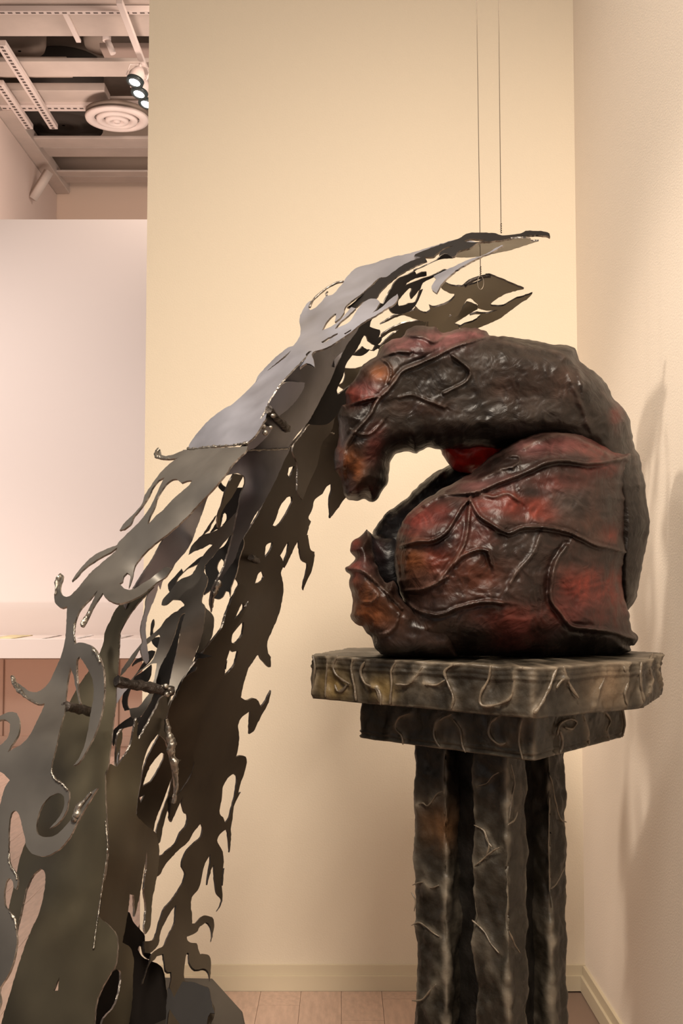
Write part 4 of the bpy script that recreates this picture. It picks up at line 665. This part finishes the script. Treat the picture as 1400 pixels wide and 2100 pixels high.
# main body
body = tH((880, 482), (960, 474), (1060, 480), (1130, 508), (1185, 542), (1230, 568), (1262, 578), (1268, 605), (1252, 645), (1246, 720), (1246, 800), (1240, 900), (1244, 965), (1258, 985), (1240, 1005), (1232, 1100), (1240, 1180), (1260, 1235), (1265, 1290), (1295, 1335), (1285, 1362), (1262, 1372), (1262, 1395), (1200, 1420), (1080, 1432), (900, 1438), (700, 1436), (500, 1436), (360, 1428), (280, 1412), (225, 1385), (212, 1340), (260, 1290), (330, 1210), (318, 1140), (300, 1060), (296, 990), (312, 900), (345, 835), (400, 785), (440, 760), (500, 722), (560, 690), (640, 640), (680, 600), (740, 560), (800, 520))
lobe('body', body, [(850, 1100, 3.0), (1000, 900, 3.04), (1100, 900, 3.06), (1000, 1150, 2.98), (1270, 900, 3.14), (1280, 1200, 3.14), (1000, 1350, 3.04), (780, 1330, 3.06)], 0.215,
     [(tH((420, 792), (490, 752), (560, 746), (640, 736), (720, 702), (800, 672), (870, 642), (920, 618), (1000, 610), (1080, 622), (1160, 616), (1245, 598)), 5.5, 0.022),
      (tH((500, 738), (560, 700), (640, 690), (720, 655), (780, 640)), 6, 0.010),
      (tH((606, 765), (602, 830), (588, 930), (562, 992), (520, 1050), (480, 1100)), 5, 0.018), (tH((320, 962), (390, 942), (450, 938), (505, 908), (545, 850), (575, 800), (604, 768)), 4.5, 0.022),
      (tH((340, 1142), (400, 1140), (460, 1118), (515, 1085)), 4, 0.014), (tH((610, 775), (640, 832), (690, 868), (762, 906), (820, 886), (900, 882), (1000, 900), (1060, 926), (1120, 956), (1180, 970), (1250, 986)), 4.5, 0.020),
      (tH((545, 1035), (580, 1000), (640, 976), (680, 980), (696, 1040)), 4.5, 0.016), (tH((345, 838), (312, 905), (302, 990), (310, 1050), (322, 1130), (352, 1190), (400, 1228), (480, 1242), (560, 1212), (660, 1190), (740, 1195)), 5, 0.018),
      (tH((1000, 960), (960, 1020), (940, 1100), (938, 1180), (980, 1240), (1022, 1290), (1100, 1302), (1180, 1312), (1285, 1342)), 6, 0.022), (tH((1246, 640), (1242, 780), (1240, 950), (1232, 1100), (1236, 1200)), 6, 0.014),
      (tH((770, 592), (805, 592), (812, 610), (780, 632), (730, 642)), 3.5, 0.014), (tH((890, 920), (862, 990), (800, 1060), (770, 1110)), 8, 0.010), (tH((640, 740), (700, 760), (760, 745), (800, 770)), 6, 0.008), (tH((340, 1060), (345, 1000), (360, 980)), 4, 0.006), (tH((830, 560), (900, 520), (1000, 500), (1100, 540), (1180, 590)), 8, 0.012)],
     [(P(800, 790), (60, 28), RED, .95), (P(910, 815), (34, 22), RED, 1), (P(740, 790), (30, 20), DRED, .8), (P(640, 800), (30, 20), DRED, .6), (P(1000, 780), (40, 30), GRY, .75), (P(960, 700), (50, 26), DRED, .8), (P(860, 735), (24, 14), BLK_SHADE, .8), (P(1100, 880), (60, 30), BRN, .9), (P(1190, 910), (18, 24), RED, .7),
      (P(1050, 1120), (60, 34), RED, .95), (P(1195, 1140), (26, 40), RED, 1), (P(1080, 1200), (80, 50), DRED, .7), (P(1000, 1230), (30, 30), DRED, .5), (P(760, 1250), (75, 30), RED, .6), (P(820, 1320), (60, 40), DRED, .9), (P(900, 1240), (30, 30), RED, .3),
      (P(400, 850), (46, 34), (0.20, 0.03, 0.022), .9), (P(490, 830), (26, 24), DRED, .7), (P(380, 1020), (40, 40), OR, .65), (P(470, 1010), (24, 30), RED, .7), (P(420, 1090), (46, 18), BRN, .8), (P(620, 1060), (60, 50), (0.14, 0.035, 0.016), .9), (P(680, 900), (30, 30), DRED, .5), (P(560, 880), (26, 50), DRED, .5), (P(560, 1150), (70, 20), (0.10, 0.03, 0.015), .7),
      (P(1000, 550), (70, 20), (0.16, 0.05, 0.045), .85), (P(860, 560), (30, 20), PNK_SHEEN, .35), (P(1150, 570), (50, 16), (0.18, 0.04, 0.03), .85), (P(1150, 640), (60, 16), DRED, .9), (P(620, 710), (50, 14), PNK_SHEEN, .35), (P(760, 690), (40, 14), PNK_SHEEN, .3), (P(1020, 620), (30, 20), BLK_SHADE, .6),
      (P(580, 1290), (50, 26), GRY, .3), (P(450, 1300), (60, 30), (0.07, 0.03, 0.015), .7), (P(700, 620), (50, 20), BLK_SHADE, .5), (P(860, 950), (24, 40), GRY, .4), (P(950, 1000), (60, 30), BRN, .5), (P(750, 1415), (300, 14), BLK_SHADE, 1), (P(1180, 1370), (80, 26), BLK_SHADE, 1), (P(900, 1150), (30, 60), (0.02, 0.015, 0.01), .7), (P(990, 1340), (60, 30), BLK_SHADE, .8)],
     base=(0.050, 0.024, 0.017), dmax=95, grid=2.8, rug=0.006)

# ---------------------------------------------------------------- the pedestal
ped = empty('pedestal', 'dark bronze-brown clustered column pedestal with a two-tier slab capital', 'pedestal', (0.40, 3.12, 0.0))
def slab(name, corners, z0, z1, amp=0.006, seg=0.012, nz=12, profile=None, col=(0.028, 0.022, 0.015), edge_col=(0.20, 0.16, 0.115), seed=0, ecorner=False, cap=True, patch=(), ridges=()):
    """closed wobbly prism following a plan polygon"""
    pts = []; cd_ = []
    n = len(corners)
    for i in range(n):
        a = np.array(corners[i]); b = np.array(corners[(i + 1) % n]); L_ = np.linalg.norm(b - a); m = max(2, int(L_ / seg))
        for k in range(m):
            pts.append(a + (b - a) * k / m); cd_.append(min(k / m, 1 - k / m) * L_)
    pts = np.array(pts); N_ = len(pts); cen = pts.mean(0)
    nx = np.roll(pts, -1, 0) - np.roll(pts, 1, 0); nrm = np.stack([nx[:, 1], -nx[:, 0]], 1); nrm /= np.linalg.norm(nrm, axis=1)[:, None]
    if ((pts - cen) * nrm).sum() < 0: nrm = -nrm
    RP = [(np.array([tuple(q) for q in L]), r_) for L, r_ in ridges]; vs_ = []; cols = []
    for j in range(nz + 1):
        v = j / nz; z = z0 + (z1 - z0) * v
        pr = profile(v) if profile else 0.0
        for i in range(N_):
            p = pts[i]; q = Vector((p[0] * 14 + seed, p[1] * 14, z * 9)); nn = noise.fractal(q, 0.8, 2.1, 4)
            q2 = Vector((p[0] * 45 + seed, p[1] * 45, z * 34)); n2 = noise.noise(q2)
            rnd_ = -0.006 * math.exp(-(cd_[i] / 0.006) ** 2)
            e = amp * nn * 1.2 + amp * 0.35 * n2 + pr + rnd_
            if ecorner: e += 0.008 * math.exp(-(cd_[i] / 0.012) ** 2) * noise.noise(Vector((seed + i // 7, 0, z * 16)))
            rl = 0.0
            for L, r_ in RP:
                dd = np.min((L[:, 0] - p[0]) ** 2 + (L[:, 1] - p[1]) ** 2 + (L[:, 2] - z) ** 2)
                if dd < 0.004:
                    wob = 1 + 0.5 * n2; e += r_ * 1.0 * math.exp(-dd / (r_ * wob) ** 2) - 0.0012 * math.exp(-dd / (3 * r_) ** 2); rl = max(rl, 1.0 * math.exp(-dd / (r_ * 0.85) ** 2) + 0.2 * math.exp(-dd / (r_ * 3.2) ** 2))
            vs_.append((p[0] + nrm[i, 0] * e, p[1] + nrm[i, 1] * e, z + 0.004 * nn * (1 if 0 < j < nz else 0.6)))
            ed = max(math.exp(-(cd_[i] / 0.010) ** 2) * (0.75 if ecorner else 0.55), (math.exp(-((1 - v) / 0.06) ** 2) if cap else 0) * 0.6, math.exp(-(v / 0.04) ** 2) * 0.3 if cap else 0)
            ed = min(1, max(0, ed * (0.75 + 0.8 * n2) + 0.28 * max(0, nn - 0.15) + rl * (0.9 + 0.5 * nn)))
            c = [0.55 * col[t] * (1 - ed) + 0.72 * edge_col[t] * ed for t in range(3)]
            for (qx, qz, rr, cc) in patch:
                a_ = math.exp(-((p[0] - qx) / rr) ** 2 - ((z - qz) / rr) ** 2); c = [c[t] * (1 - a_) + cc[t] * a_ for t in range(3)]
            cols.append(c + [1])
    faces = [(j * N_ + i, j * N_ + (i + 1) % N_, (j + 1) * N_ + (i + 1) % N_, (j + 1) * N_ + i) for j in range(nz) for i in range(N_)]
    b = nz * N_; K = 5                                     # lumpy top cap in rings
    prev = b
    for k in range(1, K + 1):
        f = 1 - k / (K + 0.35); st = len(vs_)
        for i in range(N_):
            x = cen[0] + (vs_[b + i][0] - cen[0]) * f; y = cen[1] + (vs_[b + i][1] - cen[1]) * f
            nn = noise.fractal(Vector((x * 18, y * 18, seed)), .8, 2, 4); vs_.append((x, y, z1 + 0.004 * nn)); g = max(0, nn) * 0.7
            cols.append([0.6 * (col[t] * (1 - g) + edge_col[t] * g) for t in range(3)] + [1])
        faces += [(prev + i, prev + (i + 1) % N_, st + (i + 1) % N_, st + i) for i in range(N_)]; prev = st
    faces.append(tuple(range(prev, prev + N_))); faces.append(tuple(range(N_))[::-1])
    me = bpy.data.meshes.new(name); me.from_pydata(vs_, [], faces); me.update()
    ca = me.color_attributes.new('Col', 'FLOAT_COLOR', 'POINT'); ca.data.foreach_set('color', np.array(cols, float).ravel())
    bm = bmesh.new(); bm.from_mesh(me); bmesh.ops.recalc_face_normals(bm, faces=bm.faces); bm.to_mesh(me); bm.free()
    me.polygons.foreach_set('use_smooth', [True] * len(me.polygons))
    o = link(name, me, M['ped']); return put(o, ped)
zt1, zm, zb1 = 1.413, 1.300, 1.196
upc = [(-0.085, 3.09), (0.427, 2.62), (0.727, 2.84), (0.872, 3.20), (0.37, 3.65), (0.03, 3.40)]
lwc = [(0.048, 3.10), (0.439, 2.70), (0.756, 3.14), (0.365, 3.54)]
cx, cy = 0.400, 3.12
ax = np.array([-0.69, 0.72]); ay = np.array([0.585, 0.81]); ax /= np.linalg.norm(ax); ay /= np.linalg.norm(ay)
def sq(c, s1, s2): c = np.array(c); return [tuple(c - ax * 0 - ay * 0), tuple(c + ax * s1), tuple(c + ax * s1 + ay * s2), tuple(c + ay * s2)]
def front(px, Y): return np.array([(px - 700) / FPX * Y, Y])
posts = [(front(1036, 2.86), 0.112, 0.105, 'front'), (front(911, 3.02), 0.112, 0.105, 'left'), (front(1122, 3.05) , 0.085, 0.10, 'right'), (front(1010, 3.28), 0.11, 0.11, 'back')]
# drips running over the sides
def plane_hit(px, py, A, B):
    r = ray(px, py); A = np.array(A); d = np.array(B) - A; n_ = np.array([d[1], -d[0]])
    t = (A @ n_) / (r[:2] @ n_); return Vector((r[0] * t, r[1] * t, EYE + r[2] * t)), n_ / np.linalg.norm(n_) * (1 if n_[1] < 0 else -1)
RG = {k: [] for k in ('u', 'l', 'front', 'left', 'right', 'back')}
def drip(pts, A, B, tgt, r=0.0065):
    L = smooth_line(pts, 3.5, closed=False, sharp=100); P_ = []; off = None
    for p in L:
        h_, n_ = plane_hit(p[0], p[1], A, B); nn = Vector((n_[0], n_[1], 0)); P_.append(h_ + nn * (0.004 + 0.002 * noise.noise(h_ * 40)))
    RG[tgt].append((P_, r)); r *= 0.6; P_ = [q + Vector((n_[0], n_[1], 0)) * 0.001 for q in P_]
    k = len(P_); R_ = [r * (0.6 + 0.8 * abs(noise.noise(p * 35))) * min(1, (i + 1.2) / 3, (k - i + .2) / 3) for i, p in enumerate(P_)]
    bm = bmesh.new(); tube_bm(bm, P_, R_, 8, 0.35); return put(obj_bm('drip_ridge', bm, M['drip']), ped)
uL = (upc[0], upc[1]); uR = (upc[1], upc[2]); uR2 = (upc[2], upc[3]); lL = (lwc[0], lwc[1]); lR = (lwc[1], lwc[2])
for pts in (tP((75, 110), (85, 150), (80, 200), (72, 250)), tP((130, 108), (128, 160), (122, 210), (122, 262)), tP((165, 112), (150, 150), (165, 185), (210, 215)), tP((222, 118), (215, 160), (225, 220), (232, 275)), tP((155, 215), (165, 240), (185, 235), (200, 215)), tP((262, 135), (248, 170), (262, 210), (305, 235), (318, 280)), tP((285, 225), (315, 240), (320, 290)),
            tP((375, 135), (358, 170), (360, 220), (352, 290)), tP((372, 215), (420, 215), (450, 185), (470, 152)), tP((475, 215), (520, 218), (550, 200)), tP((590, 140), (550, 170), (565, 220), (580, 260), (575, 305)), tP((715, 148), (705, 200), (680, 250), (682, 290), (730, 290), (785, 265), (800, 210), (805, 165), (840, 155))):
    drip(pts, *uL, 'u')
for pts in (tP((965, 150), (975, 190), (1000, 240), (1020, 265)), tP((940, 230), (960, 200), (985, 195)), tP((1112, 150), (1108, 200), (1090, 240), (1075, 300)), tP((1180, 150), (1195, 200), (1185, 250), (1195, 290)), tP((1205, 140), (1190, 165), (1200, 200)), tP((940, 160), (900, 260), (860, 320)), tP((1245, 135), (1240, 200), (1255, 280))):
    drip(pts, *uR, 'u', r=0.0075)
for pts in (tP((1285, 105), (1270, 150), (1280, 200), (1270, 250)), tP((1312, 105), (1300, 160), (1310, 220))):
    drip(pts, *uR2, 'u', r=0.011)
for pts in (tP((425, 318), (385, 335), (372, 370), (395, 400), (400, 432)), tP((575, 320), (520, 355), (512, 400), (535, 445)), tP((580, 340), (605, 380), (612, 430), (625, 460)), tP((740, 330), (712, 360), (712, 400), (745, 430), (770, 425)), tP((832, 335), (820, 380), (818, 430), (830, 485))):
    drip(pts, *lL, 'l', r=0.006)
for pts in (tP((940, 400), (950, 360), (985, 340), (1010, 350), (995, 375), (970, 370)), tP((950, 380), (960, 420), (950, 465)), tP((1110, 310), (1135, 345), (1120, 380), (1130, 415)), tP((1035, 320), (1050, 380), (1055, 430)), tP((1175, 300), (1185, 350), (1175, 405))):
    drip(pts, *lR, 'l', r=0.007)
pl = posts
def ppl(c): return (tuple(c), tuple(c + ax * 0.1))
def ppr(c): return (tuple(c), tuple(c + ay * 0.1))
for pts in (tP((440, 655), (470, 640), (490, 650), (520, 610), (540, 600)), tP((435, 935), (470, 925), (500, 945), (530, 935)), tP((430, 1080), (460, 1070), (500, 1100), (530, 1120)), tP((432, 1350), (470, 1345), (500, 1310), (520, 1290)), tP((430, 960), (445, 990), (440, 1030))):
    drip(pts, *ppl(pl[1][0]), 'left', r=0.0045)
for pts in (tP((665, 580), (700, 570), (720, 545), (745, 530)), tP((655, 720), (690, 740), (700, 770), (720, 800)), tP((655, 870), (690, 840), (720, 815), (745, 800)), tP((648, 1060), (690, 1100), (720, 1150), (745, 1180)), tP((690, 740), (710, 790), (700, 830))):
    drip(pts, *ppl(pl[0][0]), 'front', r=0.004)
for pts in (tP((765, 720), (790, 700), (800, 670)), tP((770, 1100), (790, 1150), (810, 1180)), tP((775, 500), (790, 560), (780, 620), (770, 700))):
    drip(pts, *ppr(pl[0][0]), 'front', r=0.004)
for pts in (tP((915, 540), (925, 580), (950, 690), (975, 710)), tP((920, 950), (940, 930), (970, 870)), tP((915, 620), (912, 800), (915, 960))):
    drip(pts, *ppr(pl[2][0]), 'right', r=0.004)

def prof_up(v): return 0.0012 * (math.sin(v * 60) if v > 0.74 else 0) + (0.003 if v > 0.72 else 0.0) - 0.008 * max(0, 0.1 - v) * 10 * 0.4
slab('upper_slab', upc, zm, zt1, 0.007, profile=prof_up, nz=30, seg=0.006, seed=3, ridges=RG['u'], patch=[(-0.02, 1.34, 0.04, (0.12, 0.08, 0.03)), (0.10, 1.34, 0.03, (0.12, 0.08, 0.03)), (0.62, 1.36, 0.05, (0.13, 0.09, 0.055))])
def prof_lo(v): return 0.003 * (math.sin(v * 50) if v < 0.2 else 0)
slab('lower_slab', lwc, zb1, zm - 0.0005, 0.006, profile=prof_lo, nz=26, seg=0.006, seed=9, ridges=RG['l'], col=(0.032, 0.026, 0.017))
# shaft: dark core and four square posts
for c, s1, s2, nm in posts:
    slab('post', sq(c, s1, s2), 0.10, zb1 - 0.0005, 0.009, seg=0.0065, nz=190, ridges=RG[nm], seed=len(nm) * 3, ecorner=True, cap=False, col=(0.024, 0.019, 0.013), edge_col=(0.19, 0.16, 0.12), patch=[((c[0] - 0.01), 0.98, 0.05, (0.07, 0.034, 0.014))] if nm == 'left' else ())
co = front(1030, 2.965); slab('core', sq(co, 0.235, 0.235), 0.10, zb1 - 0.0005, 0.004, seg=0.02, nz=40, seed=5, cap=False, col=(0.012, 0.010, 0.008), edge_col=(0.03, 0.025, 0.02))
fl_c = [tuple(np.array((cx, cy)) + 1.25 * (np.array(p) - np.array((cx, cy)))) for p in lwc]
slab('foot', fl_c, 0.0, 0.0995, 0.004, seg=0.03, nz=6, seed=8)
GR = {'track_spotlight': 'lit ceiling spotlights', 'strut_channel': 'struts and rails under the hall ceiling', 'ceiling_beam': 'pale beams of the hall ceiling', 'printed_sheet': 'printed sheets in the display case', 'duct_cowl': 'round duct cowls in the ceiling gap', 'wall_bracket': 'brackets on the side wall', 'ceiling_duct': 'ducts of the hall ceiling', 'ceiling_panel': 'flat panels of the hall ceiling'}
for o in C.objects:
    g = GR.get(o.name.split('.')[0])
    if g and o.parent is None and 'label' in o.keys(): o['group'] = g
